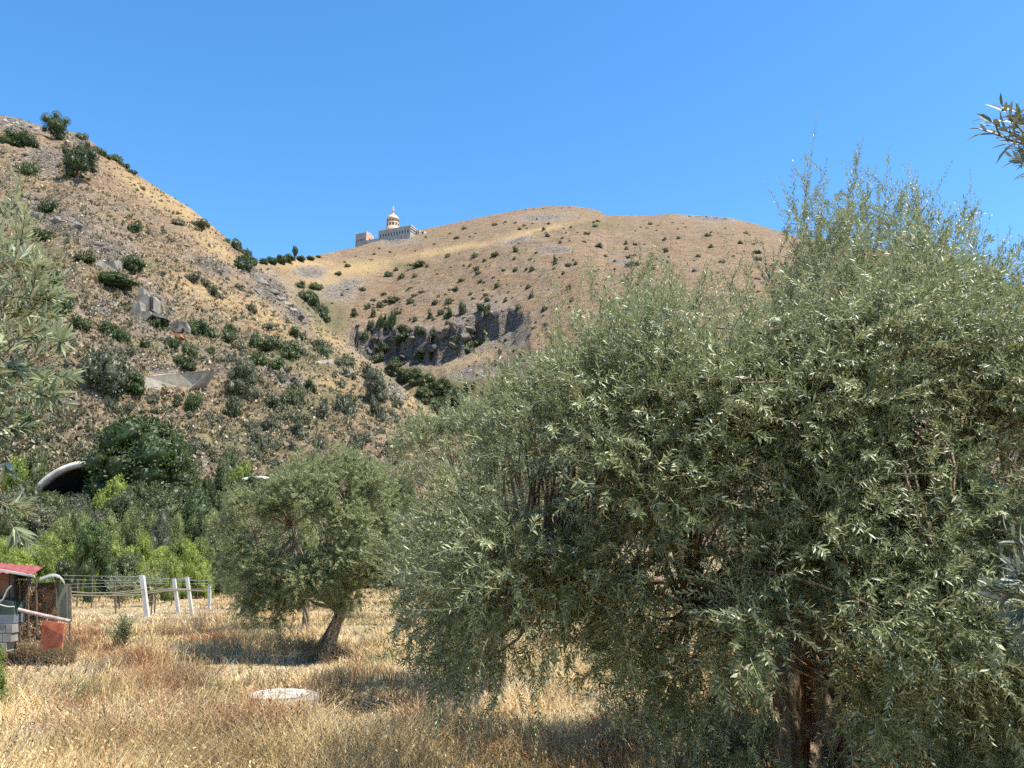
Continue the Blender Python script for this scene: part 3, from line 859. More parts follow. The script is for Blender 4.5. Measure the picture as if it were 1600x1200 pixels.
# --- loose dry tufts and stones all over the slopes (nobody could count them)
def slope_stuff(name, n, pxr, pyr, size, mats, seed, stones=False):
    r = np.random.default_rng(seed)
    px = r.uniform(*pxr, n); py = r.uniform(*pyr, n)
    P3 = cast_fast(px, py)
    ok = (P3[:, 1] > 117) & (P3[:, 1] < 850)
    P3 = P3[ok]; n = len(P3)
    sp = Soup()
    k = size * r.uniform(.5, 1.5, n) * np.where(P3[:, 1] > 380, .8, 1)
    if stones:
        base = np.array([[1, 0, 0], [0, 1, 0], [-1, 0, 0], [0, -1, 0], [0, 0, .9], [0, 0, -.6]], float)
        fc = np.array([[0, 1, 4], [1, 2, 4], [2, 3, 4], [3, 0, 4], [1, 0, 5], [2, 1, 5], [3, 2, 5], [0, 3, 5]])
        V = P3[:, None] + base[None] * k[:, None, None] * r.uniform(.5, 1.2, (n, 6, 3))
        sp.add(V.reshape(-1, 3), tris=(fc[None] + 6 * np.arange(n)[:, None, None]).reshape(-1, 3), tone=np.repeat(r.random(n), 6))
    else:
        tone = r.random(n)
        for j in range(5):
            D = unit(r.normal(size=(n, 3)) * .6 + np.array([0, 0, 1.0]))
            Nn = unit(r.normal(size=(n, 3)) + np.array([0, -.5, .6]))
            L = k * r.uniform(.7, 1.3, n)
            off = r.normal(size=(n, 3)) * (k * .3)[:, None] * [1, 1, 0]
            v, tr, nv = leaf_geo(P3 + off - [0, 0, .05], D, Nn, L, L * .55)
            sp.add(v, tris=tr, tone=np.repeat(tone, nv))
    return add_obj(name, sp.mesh(name), None, mats)

def cast_fast(px, py):
    t, s = ray(px, py)
    Ys = np.geomspace(100, 900, 700)
    out = np.zeros((len(px), 3)); out[:, 1] = 9999
    for i0 in range(0, len(px), 4000):
        tt = t[i0:i0 + 4000, None]; ss = s[i0:i0 + 4000, None]
        h = H(tt * Ys, Ys + 0 * tt, False)
        hit = (ss * Ys) < h
        idx = hit.argmax(1); Y = np.where(hit.any(1), Ys[idx], 9999.) + rng.uniform(-1, 1, len(idx)) * 1.0
        out[i0:i0 + 4000, 0] = t[i0:i0 + 4000] * Y; out[i0:i0 + 4000, 1] = Y
    z = H(out[:, 0], out[:, 1]); out[:, 2] = z
    return out
M['tuft'] = leafmat('dry_tuft', [(0, (.12, .095, .058)), (.35, (.21, .165, .10)), (.75, (.33, .26, .155)), (1, (.42, .345, .21))], trans=0.15)
M['greytuft'] = leafmat('grey_tuft', [(0, (.05, .055, .03)), (.5, (.11, .105, .065)), (1, (.19, .17, .11))], trans=0.1)
M['stone'] = leafmat('loose_stone', [(0, (.10, .09, .08)), (.5, (.27, .24, .20)), (1, (.48, .44, .38))], trans=0)
tag(slope_stuff('hillside_grass', 42000, (-60, 1500), (180, 760), .62, M['tuft'], 61), 'dry straw grass tufts over both hillsides', 'dry grass', kind='stuff')
tag(slope_stuff('hillside_scrub', 6500, (-60, 1500), (180, 760), .75, M['greytuft'], 62), 'low grey-brown dry scrub over both hillsides', 'scrub', kind='stuff')
tag(slope_stuff('hillside_stones', 4000, (-60, 1500), (180, 760), .34, M['stone'], 63, True), 'loose pale stones scattered over both hillsides', 'stones', kind='stuff')

# ------------------------------------------------------------------ boxes and beams
import bmesh
def box(bm, c, s, rz=0.0, taper=1.0):
    """box centred on c, size s; returns nothing"""
    vs_ = []
    for z in (-.5, .5):
        f = taper if z > 0 else 1
        for (a, b) in ((-.5, -.5), (.5, -.5), (.5, .5), (-.5, .5)):
            x, y = a * s[0] * f, b * s[1] * f
            vs_.append(bm.verts.new((c[0] + x * math.cos(rz) - y * math.sin(rz), c[1] + x * math.sin(rz) + y * math.cos(rz), c[2] + z * s[2])))
    for f in ((3, 2, 1, 0), (4, 5, 6, 7), (0, 1, 5, 4), (1, 2, 6, 5), (2, 3, 7, 6), (3, 0, 4, 7)):
        bm.faces.new([vs_[i] for i in f])

def fin(bm, name, mat, parent=None, bevel=0.0, smooth=False):
    if bevel:
        bmesh.ops.bevel(bm, geom=bm.edges[:], offset=bevel, segments=1, affect='EDGES')
    me = bpy.data.meshes.new(name); bm.to_mesh(me); bm.free()
    if smooth:
        me.polygons.foreach_set('use_smooth', [True] * len(me.polygons))
    return add_obj(name, me, parent, mat)

def quadprism(bm, pts, th):
    """extrude a polygon (list of 3-D points) by vector th"""
    a = [bm.verts.new(p) for p in pts]; b = [bm.verts.new((p[0] + th[0], p[1] + th[1], p[2] + th[2])) for p in pts]
    n = len(pts)
    bm.faces.new(a); bm.faces.new(b[::-1])
    for i in range(n):
        bm.faces.new((a[i], b[i], b[(i + 1) % n], a[(i + 1) % n]))
    bmesh.ops.recalc_face_normals(bm, faces=bm.faces[:])

M['conc_white'] = simple('white_concrete', (.36, .34, .30), (.66, .63, .57), 1.2, 0.85, 0.3, 8)
M['conc'] = simple('grey_concrete', (.15, .145, .125), (.32, .30, .265), 1.4, 0.9, 0.5, 9)
M['ruin'] = simple('ruin_masonry', (.12, .108, .088), (.32, .29, .24), .45, .95, 1.0, 2.5)
M['conc_buff'] = simple('buff_wall', (.25, .21, .155), (.46, .40, .31), 0.7, 0.9, 0.4, 5)
M['dark'] = simple('opening_shade', (.010, .010, .011), (.022, .021, .020), 1, 0.95, 0)  # near-black stands in for the shade inside tunnels and openings
M['terracotta'] = simple('brick_orange', (.30, .12, .06), (.48, .22, .12), 3, 0.9, 0.4)

# ------------------------------------------------------------------ tunnel portals
def portal(c, r, label, rot=0.0):
    t = empty('tunnel_portal', (c[0], c[1], 0), label, 'tunnel')
    n = 40
    a = np.linspace(-.35, math.pi + .35, n)
    def ring(r0, r1, y0, y1, name, mat):
        V = []
        for th in a:
            for (rr_, y) in ((r0, y0), (r1, y0), (r1, y1), (r0, y1)):
                V.append((rr_ * math.cos(th), y, c[2] + rr_ * math.sin(th)))
        Fq = []
        for i in range(n - 1):
            for j in range(4):
                Fq.append((i * 4 + j, i * 4 + (j + 1) % 4, (i + 1) * 4 + (j + 1) % 4, (i + 1) * 4 + j))
        Fq += [(0, 1, 2, 3), ((n - 1) * 4 + 3, (n - 1) * 4 + 2, (n - 1) * 4 + 1, (n - 1) * 4)]
        return add_obj(name, mesh_np(name, np.array(V), [np.array(Fq)]), t, mat)
    ring(r, r + .75, -1.2, .3, 'portal_ring', M['conc_white'])
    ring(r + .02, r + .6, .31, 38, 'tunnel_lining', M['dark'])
    bm = bmesh.new(); box(bm, (0, 38.2, c[2]), (2 * r + 2, .3, 2 * r + 2)); fin(bm, 'tunnel_shade_end', M['dark'], t)  # black end wall added to make the bore look dark inside
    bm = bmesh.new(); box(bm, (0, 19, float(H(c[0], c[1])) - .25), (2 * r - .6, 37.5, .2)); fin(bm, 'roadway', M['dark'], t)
    return t
portal(*TUNC[0], 'left of the two tunnel mouths, its white arch bare beside the big dark tree')
portal(*TUNC[1], 'right of the two tunnel mouths, its white arch half overgrown with ivy')

# ------------------------------------------------------------------ walls and ruins on the near hill
def wall_px(name, top, bot, depth_off, th, mat, label, cat='wall', fwd=1.0, dig=.8):
    """a masonry wall standing on the slope: top and bottom edges follow the photograph, foot dug into the hill"""
    base = cast(bot)
    Y0_, Y1_ = base[:2, 1].mean(), base[-2:, 1].mean()
    n = len(top); bm = bmesh.new()
    Ys = [Y0_ + (Y1_ - Y0_) * k / (n - 1) - fwd for k in range(n)]
    tp = [P(a, b, y) for (a, b), y in zip(top, Ys)]; bt = [P(a, b, y) - [0, 0, dig] for (a, b), y in zip(bot, Ys)]
    quadprism(bm, [tuple(p) for p in bt] + [tuple(p) for p in tp[::-1]], (0, th + 1.5, 0))
    return tag(fin(bm, name, mat), label, cat)
w1 = wall_px('retaining_wall', [(226, 588), (250, 585), (280, 583), (312, 580), (330, 578)], [(226, 600), (250, 600), (280, 601), (296, 600), (318, 588)], 0.5, 1.2, M['conc_buff'], 'long pale retaining wall of the old road, left piece', fwd=2.6, dig=1.2)
w1['label'] = 'long pale buff retaining wall with a deep face above the two tunnels'
wall_px('road_parapet', [(384, 574), (400, 574), (412, 574)], [(384, 577), (400, 577), (412, 577)], 0.2, .8, M['conc_buff'], 'short thin parapet just right of the tall grey-green bush')
wall_px('road_parapet', [(476, 566), (495, 564), (519, 561)], [(476, 570), (495, 568), (519, 565)], 0.2, .8, M['conc_buff'], 'thin pale parapet nearest the right spine of the left hill')
wall_px('ruined_block', [(150, 405), (160, 408), (178, 408), (186, 406)], [(150, 416), (160, 418), (178, 420), (186, 420)], 0.3, 2.0, M['ruin'], 'small broken pale wall block left of a dark bush', 'ruin')
rb = empty('ruined_house', cast([(225, 505)])[0], 'grey concrete ruin with a stepped top in the middle of the left hillside', 'ruin')
def ruin_part(name, poly, Yoff, th, mat):
    Yb = rb.location.y + Yoff
    bm = bmesh.new()
    pts = [tuple(P(a, b, Yb) - np.array(rb.location)) for a, b in poly]
    quadprism(bm, pts, (0, th, 0)); return fin(bm, name, mat, rb)
ruin_part('wall', [(196, 500), (198, 492), (208, 480), (206, 477), (209, 471), (213, 474), (218, 470), (220, 486), (217, 508), (200, 508)], -1, 3, M['ruin'])
ruin_part('wall', [(219, 507), (221, 486), (234, 486), (236, 492), (228, 500), (224, 508)], -.5, 2.5, M['ruin'])
ruin_part('tower', [(214, 472), (213, 462), (216, 458), (215, 452), (218, 449), (224, 450), (225, 461), (229, 459), (233, 463), (238, 461), (240, 466), (239, 485), (222, 485)], 2, 4, M['ruin'])
ruin_part('window', [(234.5, 464), (236, 464), (236, 485), (234.5, 485)], 1.9, .3, M['dark'])
ruin_part('window', [(238, 466), (239, 466), (239, 482), (238, 482)], 1.9, .3, M['dark'])
ruin_part('buttress', [(234, 490), (240, 488), (262, 496), (262, 499), (240, 493)], -.2, 2, M['ruin'])
rh = empty('ruined_shed', cast([(262, 524)])[0], 'low orange brick ruin with a broken arch beside it, below the grey ruin', 'ruin')
def rh_part(name, poly, Yoff, th, mat):
    Yb = rh.location.y + Yoff
    bm = bmesh.new()
    quadprism(bm, [tuple(P(a, b, Yb) - np.array(rh.location)) for a, b in poly], (0, th, 0)); return fin(bm, name, mat, rh)
rh_part('brick_wall', [(232, 519), (280, 521), (284, 526), (278, 529), (250, 524), (232, 521)], -1, 2, M['terracotta'])
rh_part('stone_wall', [(265, 518), (266, 507), (276, 501), (290, 503), (295, 512), (294, 519), (289, 519), (286, 511), (282, 519)], .5, 1.5, M['rock'])

# ------------------------------------------------------------------ the domed church on the hill
M['ch_shade'] = simple('church_shaded_stone', (.26, .245, .225), (.40, .38, .35), .4, .9, .1)  # grey carries the shade of the walls turned from the sun
M['ch_pink'] = simple('church_pink_stucco', (.47, .29, .215), (.60, .41, .31), .5, .9, .1)
M['ch_cream'] = simple('church_cream_trim', (.48, .41, .31), (.62, .54, .42), .5, .8, .1)
M['ch_dome'] = simple('church_dome_tiles', (.50, .37, .20), (.64, .50, .29), .6, .6, .1)
M['glassd'] = simple('dark_window', (.02, .022, .028), (.05, .05, .06), 1, .3, 0, spec=.6)
M['metal'] = simple('grey_metal', (.25, .25, .26), (.4, .4, .4), 4, .5, 0)
CH_Y = 742.0
ca = math.radians(24)
U = np.array([math.cos(ca), -math.sin(ca), 0]); Vv = np.array([math.sin(ca), math.cos(ca), 0])   # along the long side, and away
c0 = P(641, 366, CH_Y)                       # near corner of the long block at ground level
church = empty('church', tuple(c0), 'domed church with shade-grey flanks and a cream dome on the crest of the far hill', 'church')
def ch_box(bm, u, v, z, su, sv, szz, taper=1.0):
    """box from corner (u,v,z), sizes; u runs back along the long side (negative = to the left), v away"""
    c = U * (u + su / 2) + Vv * (v + sv / 2)
    box(bm, (c[0], c[1], z + szz / 2), (su, sv, szz), -ca, taper)
def chp(name, mat, *bs, bevel=0):
    bm = bmesh.new()
    for b in bs: ch_box(bm, *b)
    return fin(bm, name, mat, church)
kz = CH_Y / F                                 # metres per pixel at the church
LB = 36.0
nave = chp('long_block', M['ch_shade'], (-LB, 0, -8, LB, 14, 8 + 8.6))
chp('cornice', M['ch_cream'], (-LB - .3, -.35, 8.62, LB + .7, 12.7, .55))
chp('string_course', M['ch_cream'], (.05, -.2, 3.6, .35, 12.4, .5), (.05, -.2, 6.4, .35, 12.4, .45))
for i in range(11):
    w = chp('window', M['glassd'], (-LB + 1.9 + i * 3.1, -.12, 2.1, 1.05, .2, 2.9))
for i in range(4):
    chp('window', M['glassd'], (.02, 1.2 + i * 2.8, 4.5, .12, 1.2, 1.5))
# balustrade figures and railings at the right end
for i in range(5):
    chp('finial', M['ch_cream'], (.2 - .2 * i, 1 + i * 2.2, 9.18, .5, .5, 1.3 + .5 * (i % 2), .3))
annex = chp('annex', M['ch_cream'], (.2, 9, -6, 4.5, 8, 12.8), (4.9, 10.5, -6, 4.5, 6, 11.6))
for i in range(4):
    chp('pinnacle', M['ch_cream'], (.5 + 2.6 * i, 10.6 + .6 * i, 6.7 if i < 2 else 5.5, .7, .7, 1.6, .3))
for i in range(3):
    chp('window', M['glassd'], (1.0 + i * 2.9, 8.85 if i < 1 else 10.35 if i > 1 else 8.85, 3.4, 1.0, .1, 1.8))
# left wing: gabled front catching the sun, on its terrace wall
u1 = -LB - 26
WZ = 6.0
z1 = -2.0
wing = chp('wing', M['ch_shade'], (u1, -1, -22, 12, 13, 22 + 3.2 + WZ))
bm = bmesh.new()
gp = [U * (u1 + 12.06) + Vv * (-1.0 + k) + np.array([0, 0, zz + WZ]) for k, zz in ((0, -4.6), (13, -4.6), (13, 3.0), (9.5, 4.6), (6.5, 5.4), (3.5, 4.6), (0, 3.0))]
quadprism(bm, [tuple(p) for p in gp], tuple(U * .5)); gable = fin(bm, 'gable_front', M['ch_pink'], church)
chp('door', M['glassd'], (u1 + 12.58, 4.0, -4.5 + WZ, .12, 2.2, 3.6))
chp('parapet', M['ch_cream'], (u1 - .3, -1.3, 3.22 + WZ, 12.6, 13.6, .5))
chp('pinnacle', M['ch_cream'], (u1 + .2, -.8, 3.75 + WZ, .8, .8, 1.6, .3)); chp('pinnacle', M['ch_cream'], (u1 + 10.5, 2, 3.75 + WZ, .9, .9, 3.2, .2))
chp('terrace_wall', M['ch_shade'], (u1 + 12.6, -1.0, -22, 26 - 12.65, 3, 22 + 1.2), (u1 + 12.6, -3.5, -24, 34, 2.2, 20.0))
chp('link_wall', M['conc'], (u1 + 12.6, 6, -12, 13.4, 3, 15.8))
for i in range(5):
    chp('window', M['glassd'], (u1 + 1.2 + i * 2.1, -1.14, -4.5 + WZ, .8, .2, 2.0))
# drum, dome, lantern
def lathe(prof, c, name, mat, seg=32, parent=church):
    V = np.array([(c[0] + r_ * math.cos(a_), c[1] + r_ * math.sin(a_), c[2] + z_) for (r_, z_) in prof for a_ in np.linspace(0, 2 * math.pi, seg, endpoint=False)])
    n = len(prof)
    Fq = np.array([(i * seg + j, i * seg + (j + 1) % seg, (i + 1) * seg + (j + 1) % seg, (i + 1) * seg + j) for i in range(n - 1) for j in range(seg)])
    return add_obj(name, mesh_np(name, V, [Fq], smooth=False), parent, mat)
dc = P(613.5, 357, CH_Y + 18) - c0
R_ = 5.9
lathe([(0, -9), (R_ + .4, -9), (R_ + .4, 1.2), (R_, 1.3), (R_, 8.6), (R_ + .5, 8.8), (R_ + .5, 9.4), (R_, 9.5), (0, 9.5)], dc, 'drum', M['ch_pink'], 24)
lathe([(R_ + .06, 4.4), (R_ + .3, 4.5), (R_ + .3, 5.3), (R_ + .06, 5.4)], dc, 'drum_band', M['ch_cream'], 24)
for i in range(12):
    a_ = i * math.pi / 6 + .2
    bm = bmesh.new(); box(bm, (dc[0] + (R_ + .02) * math.cos(a_), dc[1] + (R_ + .02) * math.sin(a_), dc[2] + 2.9), (.3, 1.2, 2.2), a_); fin(bm, 'window', M['glassd'], church)
    bm = bmesh.new(); box(bm, (dc[0] + (R_ + .02) * math.cos(a_), dc[1] + (R_ + .02) * math.sin(a_), dc[2] + 7.0), (.3, 1.0, 1.9), a_); fin(bm, 'window', M['glassd'], church)
    a_ += math.pi / 12
    bm = bmesh.new(); box(bm, (dc[0] + (R_ + .15) * math.cos(a_), dc[1] + (R_ + .15) * math.sin(a_), dc[2] + 2.8), (.5, .7, 3.0), a_); fin(bm, 'pilaster', M['ch_cream'], church)
lathe([(R_ - .1, 9.5)] + [((R_ - .1) * math.cos(q) + .02, 9.5 + 4.6 * math.sin(q)) for q in np.linspace(.08, 1.36, 9)] + [(0, 14.2)], dc, 'dome', M['ch_dome'], 24)
lathe([(1.7, 13.8), (1.7, 14.6), (1.15, 14.8), (1.15, 17.8), (1.5, 18.0), (1.4, 18.4), (.9, 19.4), (.2, 20.0), (0, 20)], dc, 'lantern', M['ch_pink'], 12)
lathe([(0, 19.6), (.8, 19.9), (1.0, 20.5), (.8, 21.2), (.15, 21.6), (.15, 23.6), (0, 23.6)], dc, 'finial', M['ch_cream'], 12)
bm = bmesh.new(); box(bm, (dc[0] + 15, dc[1] - 4, dc[2] + 8), (.25, .25, 16)); fin(bm, 'antenna', M['metal'], church)

# ------------------------------------------------------------------ vegetation at the foot of the hill
def gpos(px, Y):
    """point on the valley floor at distance Y in the column of the photograph px"""
    t_, _ = ray(px, 850)
    return np.array([t_ * Y, Y, float(H(t_ * Y, np.array(float(Y))))])
def veg(px, ytop, Y, wpx, kind, mat, label, group=None, name='bush', cat='shrub', extra=1.0):
    p = gpos(px, Y); t_, s_ = ray(px, ytop)
    h = max(s_ * Y - p[2], .5)
    return shrub(p, wpx * Y / F, h * extra, kind, mat, label, cat, group, name, sink=.05)
p = gpos(206, 108)
t_, s_ = ray(212, 646)
broad_tree(p, 190 * 108 / F, s_ * 108 - p[2], 'evergreen', 'big dark green broadleaf tree between the two tunnel mouths', .22, 'broadleaf_tree', kind='bushy', trunk_r=.4)
p = gpos(268, 109); t_, s_ = ray(268, 684)
broad_tree(p, 84 * 109 / F, s_ * 109 - p[2], 'evergreen', 'smaller dark tree merging with the right side of the big dark tree', .2, 'broadleaf_tree', kind='bushy', trunk_r=.3)
p = gpos(150, 106); t_, s_ = ray(160, 700)
broad_tree(p, 60 * 106 / F, s_ * 106 - p[2] , 'evergreen', 'smaller dark tree touching the right end of the left tunnel arch', .2, 'broadleaf_tree', kind='bushy', trunk_r=.3)
VEG = [
 (46, 757, 104, 44, 'bushy', 'scrub'), (98, 768, 105, 60, 'bushy', 'scrub'),
 (40, 700, 112, 70, 'bushy', 'scrub'), (10, 712, 110, 60, 'bushy', 'bright'), (25, 745, 104, 60, 'bushy', 'scrub'),
 (350, 700, 128, 60, 'bushy', 'scrub'), (372, 716, 126, 60, 'bushy', 'bright'), (340, 712, 122, 44, 'bushy', 'scrub'), (320, 740, 116, 40, 'bushy', 'evergreen'),
 (352, 752, 119, 16, 'bushy', 'evergreen'), (366, 750, 119.5, 14, 'bushy', 'scrub'), (384, 756, 119, 20, 'bushy', 'evergreen'), (425, 740, 119, 36, 'bushy', 'evergreen'), (448, 742, 119, 40, 'bushy', 'scrub'), (470, 752, 119, 36, 'bushy', 'evergreen'), (400, 757, 114, 50, 'bushy', 'evergreen'), (430, 758, 114, 50, 'bushy', 'scrub'), (420, 735, 124, 50, 'bushy', 'evergreen'), (455, 730, 124, 50, 'bushy', 'scrub'), (480, 712, 128, 60, 'bushy', 'evergreen'),
]
for i, q in enumerate(VEG):
    veg(*q, 'leafy bush at the foot of the left hill around the tunnel mouths', 'bushes around the tunnel mouths')
for k, (px_, py_) in enumerate([(346, 766), (352, 760), (361, 757), (373, 752), (380, 752), (392, 750), (399, 750), (408, 752), (420, 752), (430, 756), (440, 760), (368, 760), (386, 760), (404, 762)]):
    pp_ = P(px_, py_, 120.4)
    shrub(pp_ - [0, 0, .5], 1.15 + .5 * (k % 3), 1.0 + .3 * (k % 2), 'scrub_far', 'scrub', 'dark ivy clump hanging over the right tunnel arch', 'ivy', 'ivy on the right tunnel arch', 'ivy')
HEDGE = [(20, 762, 100, 100, 'bushy', 'dusty'), (75, 768, 98, 80, 'bushy', 'scrub'), (120, 772, 96, 70, 'bushy', 'dusty'), (170, 742, 100, 70, 'bushy', 'bright'), (205, 748, 98, 70, 'bushy', 'scrub'),
         (235, 756, 96, 70, 'bushy', 'evergreen'), (270, 752, 98, 80, 'bushy', 'scrub'), (305, 760, 96, 70, 'bushy', 'evergreen'), (340, 768, 96, 60, 'bushy', 'evergreen'), (190, 768, 92, 90, 'bushy', 'scrub'), (250, 770, 92, 100, 'bushy', 'scrub'),
         (310, 775, 92, 80, 'bushy', 'evergreen'), (360, 778, 90, 60, 'bushy', 'scrub'), (400, 775, 92, 70, 'bushy', 'scrub'), (450, 775, 92, 70, 'bushy', 'evergreen'), (500, 770, 92, 80, 'bushy', 'scrub'), (560, 760, 92, 90, 'bushy', 'scrub'), (620, 740, 95, 90, 'bushy', 'evergreen'),
         (60, 785, 88, 80, 'bushy', 'dusty'), (100, 790, 86, 70, 'bushy', 'scrub'), (15, 790, 86, 70, 'bushy', 'scrub')]
for q in HEDGE:
    veg(*q, 'dense bush in the dark thicket below the tunnels', 'thicket below the tunnels')
rv = np.random.default_rng(8)
MID = [(95 + 20 * k + rv.uniform(-8, 8), 796 + rv.uniform(-7, 12), 76 + rv.uniform(-3, 6), rv.uniform(34, 62), 'bushy', ['reed', 'scrub', 'reed', 'dusty', 'reed'][k % 5]) for k in range(20)]
for k, q in enumerate(MID):
    veg(*q, 'grey-green leafy bush in the orchard band below the thicket', 'grey-green bushes of the orchard band', name='leafy_bush')
VINES = [(-10 + 19 * k + rv.uniform(-9, 9), 842 + rv.uniform(-12, 16), 63 + rv.uniform(-5, 6), rv.uniform(34, 66), 'bushy', ['bright', 'bright', 'scrub', 'bright', 'vine'][int(rv.integers(0, 5))]) for k in range(24)]
VINES += [(-5 + 27 * k + rv.uniform(-9, 9), 862 + rv.uniform(-8, 14), 55 + rv.uniform(-2, 2), rv.uniform(30, 56), 'bushy', ['bright', 'scrub', 'vine', 'bright'][int(rv.integers(0, 4))]) for k in range(14)]
VINES += [(430, 850, 64, 70, 'bushy', 'bright'), (560, 850, 66, 80, 'bushy', 'bright'), (620, 850, 66, 80, 'bushy', 'scrub')]
for q in VINES:
    veg(*q, 'fresh green leafy bush in the belt behind the vineyard field', 'fresh green bushes behind the field', name='leafy_bush')
def wispy(px, ytop, Y, wpx, label, name='bush', cat='shrub'):
    p = gpos(px, Y); t_, s_ = ray(px, ytop); h = max(s_ * Y - p[2], .5); w = wpx * Y / F
    r = np.random.default_rng(int(px)); leaves = Soup(); twigs = Soup()
    t = empty(name, tuple(p), label, cat)
    N = 60
    S = r.normal(size=(N, 3)) * [w * .12, w * .12, 0] + np.stack([0 * r.random(N), 0 * r.random(N), h * r.uniform(.02, .55, N)], -1)
    D = unit(r.normal(size=(N, 3)) * .45 + [0, 0, .9])
    grow(leaves, twigs, S, D, (h - S[:, 2]) * r.uniform(.4, .95, N), r.normal(size=(N, 3)) * .2, 20, .004 * Y, .0013 * Y, .0004 * Y, r=r)
    V, q = tubes(np.array([[[0, 0, -.1], [.02, 0, h * .3], [0, 0, h * .6]]]), np.array([[.03, .025, .01]]) * Y / 30, 6); twigs.add(V, quads=q)
    add_obj('stems', twigs.mesh('stems'), t, M['twig']); add_obj('leaves', leaves.mesh('leaves'), t, M['olive_b'])
    return t
p = gpos(147, 50); t_, s_ = ray(147, 808)
broad_tree(p, 64 * 50 / F, s_ * 50 - p[2], 'evergreen', 'dark leafy tree with a narrow trunk behind the vine trellis', .32, 'fruit_tree', kind='bushy', trunk_r=.14)
veg(146, 882, 48, 17, 'bushy', 'evergreen', 'narrow dark shrub wrapped round the foot of the dark leafy tree')
wispy(195, 886, 46, 34, 'small greyish sapling behind the vine trellis, left of the thickest white post', name='sapling', cat='sapling')
wispy(242, 880, 47, 24, 'small greyish sapling just right of the thickest white post', name='sapling', cat='sapling')
veg(226, 878, 52, 26, 'bushy', 'bright', 'bright lime-green bush directly behind the thickest white post')
wispy(204, 948, 24, 24, 'pale green weed bush standing in the dry grass below the trellis', name='weed_bush')
veg(-4, 996, 13.2, 84, 'bushy', 'vine', 'dark green bush cut by the left edge of the photo near the shed')

# ------------------------------------------------------------------ shed corner and clutter on the left
M['red_roof'] = simple('red_sheet', (.16, .035, .035), (.33, .095, .085), 5.0, .75, .2)
M['brown_wall'] = simple('brown_boards', (.20, .09, .05), (.32, .16, .09), 3, .85, .3)
M['silver'] = simple('silver_sheet', (.26, .26, .26), (.55, .55, .54), 6, .45, .1, spec=.6)
M['greenbox'] = simple('dark_green_plastic', (.025, .045, .035), (.05, .08, .06), 3, .6, .1)
M['slate'] = simple('blue_grey_panel', (.11, .125, .14), (.18, .20, .22), 3, .7, .1)
M['orange'] = simple('orange_board', (.36, .085, .04), (.56, .20, .11), 6, .85, .3)
M['pinkpole'] = simple('weathered_pole', (.26, .18, .15), (.52, .41, .37), 9, .8, .2)
M['net'] = simple('green_netting', (.13, .13, .085), (.24, .235, .16), 30, .9, .3)
M['dryweed'] = leafmat('dry_weed', [(0, (.10, .065, .035)), (.5, (.24, .16, .09)), (1, (.42, .33, .20))], trans=.15)
M['darkwood'] = simple('dark_stake', (.06, .045, .035), (.14, .11, .08), 9, .9, .3)
SY = 20.5
def flat(name, poly, Y, th, mat, parent=None, Ys=None):
    bm = bmesh.new()
    Ys = Ys or [Y] * len(poly)
    off = np.array(parent.location) if parent else np.zeros(3)
    quadprism(bm, [tuple(P(a, b, y) - off) for (a, b), y in zip(poly, Ys)], th)
    return fin(bm, name, mat, parent)
def rod(name, pts, r, mat, parent=None, sides=8):
    off = np.array(parent.location) if parent else np.zeros(3)
    pp = np.array(pts, float)[None] - off
    V, q = tubes(pp, np.full((1, len(pts)), r), sides)
    return add_obj(name, mesh_np(name, V, [q], smooth=True), parent, mat)
def corrugated(name, pa, pb, pc, pd, mat, parent=None, n=24, amp=.03):
    """corrugated sheet spanning the four corners pa-pb (near edge) and pd-pc (far edge)"""
    off = np.array(parent.location) if parent else np.zeros(3)
    u = np.linspace(0, 1, n * 4 + 1); v = np.linspace(0, 1, 5)
    nn = np.cross(np.array(pb) - pa, np.array(pd) - pa); nn = nn / np.linalg.norm(nn)
    g = np.array([[(1 - a) * (1 - b) * pa + a * (1 - b) * pb + a * b * pc + (1 - a) * b * pd + nn * amp * math.sin(a * n * 2 * math.pi) for a in u] for b in v]) - off
    V = g.reshape(-1, 3)
    V2 = np.concatenate([V, V + nn * .012])
    f = grid_faces(len(v), len(u))
    return add_obj(name, mesh_np(name, V2, [np.concatenate([f, f[:, ::-1] + len(V)])]), parent, mat)

shed = empty('shed', tuple(gpos(-40, SY + .6)), 'brown shed with a red sheet roof cut by the left edge', 'shed')
corrugated('roof', P(-150, 890, SY - .3), P(52, 898, SY - .3), P(68, 886, SY + 2.4), P(-150, 868, SY + 2.4), M['red_roof'], shed, 16, .02)
flat('fascia', [(-150, 886), (0, 889.5), (53, 899), (53, 902), (0, 893), (-150, 890)], SY - .36, (0, .05, 0), M['conc_white'], shed)
flat('wall', [(-150, 893), (14, 893), (14, 1015), (-150, 1015)], SY + .15, (0, .12, 0), M['brown_wall'], shed)
flat('post', [(15.5, 894), (21, 895), (21, 1015), (15.5, 1015)], SY, (0, .12, 0), M['darkwood'], shed)
tag(corrugated('roofing_sheet', P(20, 905, SY + .3), P(52, 905, SY + .2), P(52, 897, SY + 1.2), P(20, 896, SY + 1.2), M['silver'], None, 8, .02), 'silver metal sheet just under the red roof', 'metal sheet', 'silver sheets')
tag(corrugated('roofing_sheet', P(20, 911, SY + .2), P(50, 911, SY + .1), P(50, 907, SY + .9), P(20, 907, SY + .9), M['silver'], None, 8, .02), 'lower narrow silver metal sheet beside the dark post', 'metal sheet', 'silver sheets')
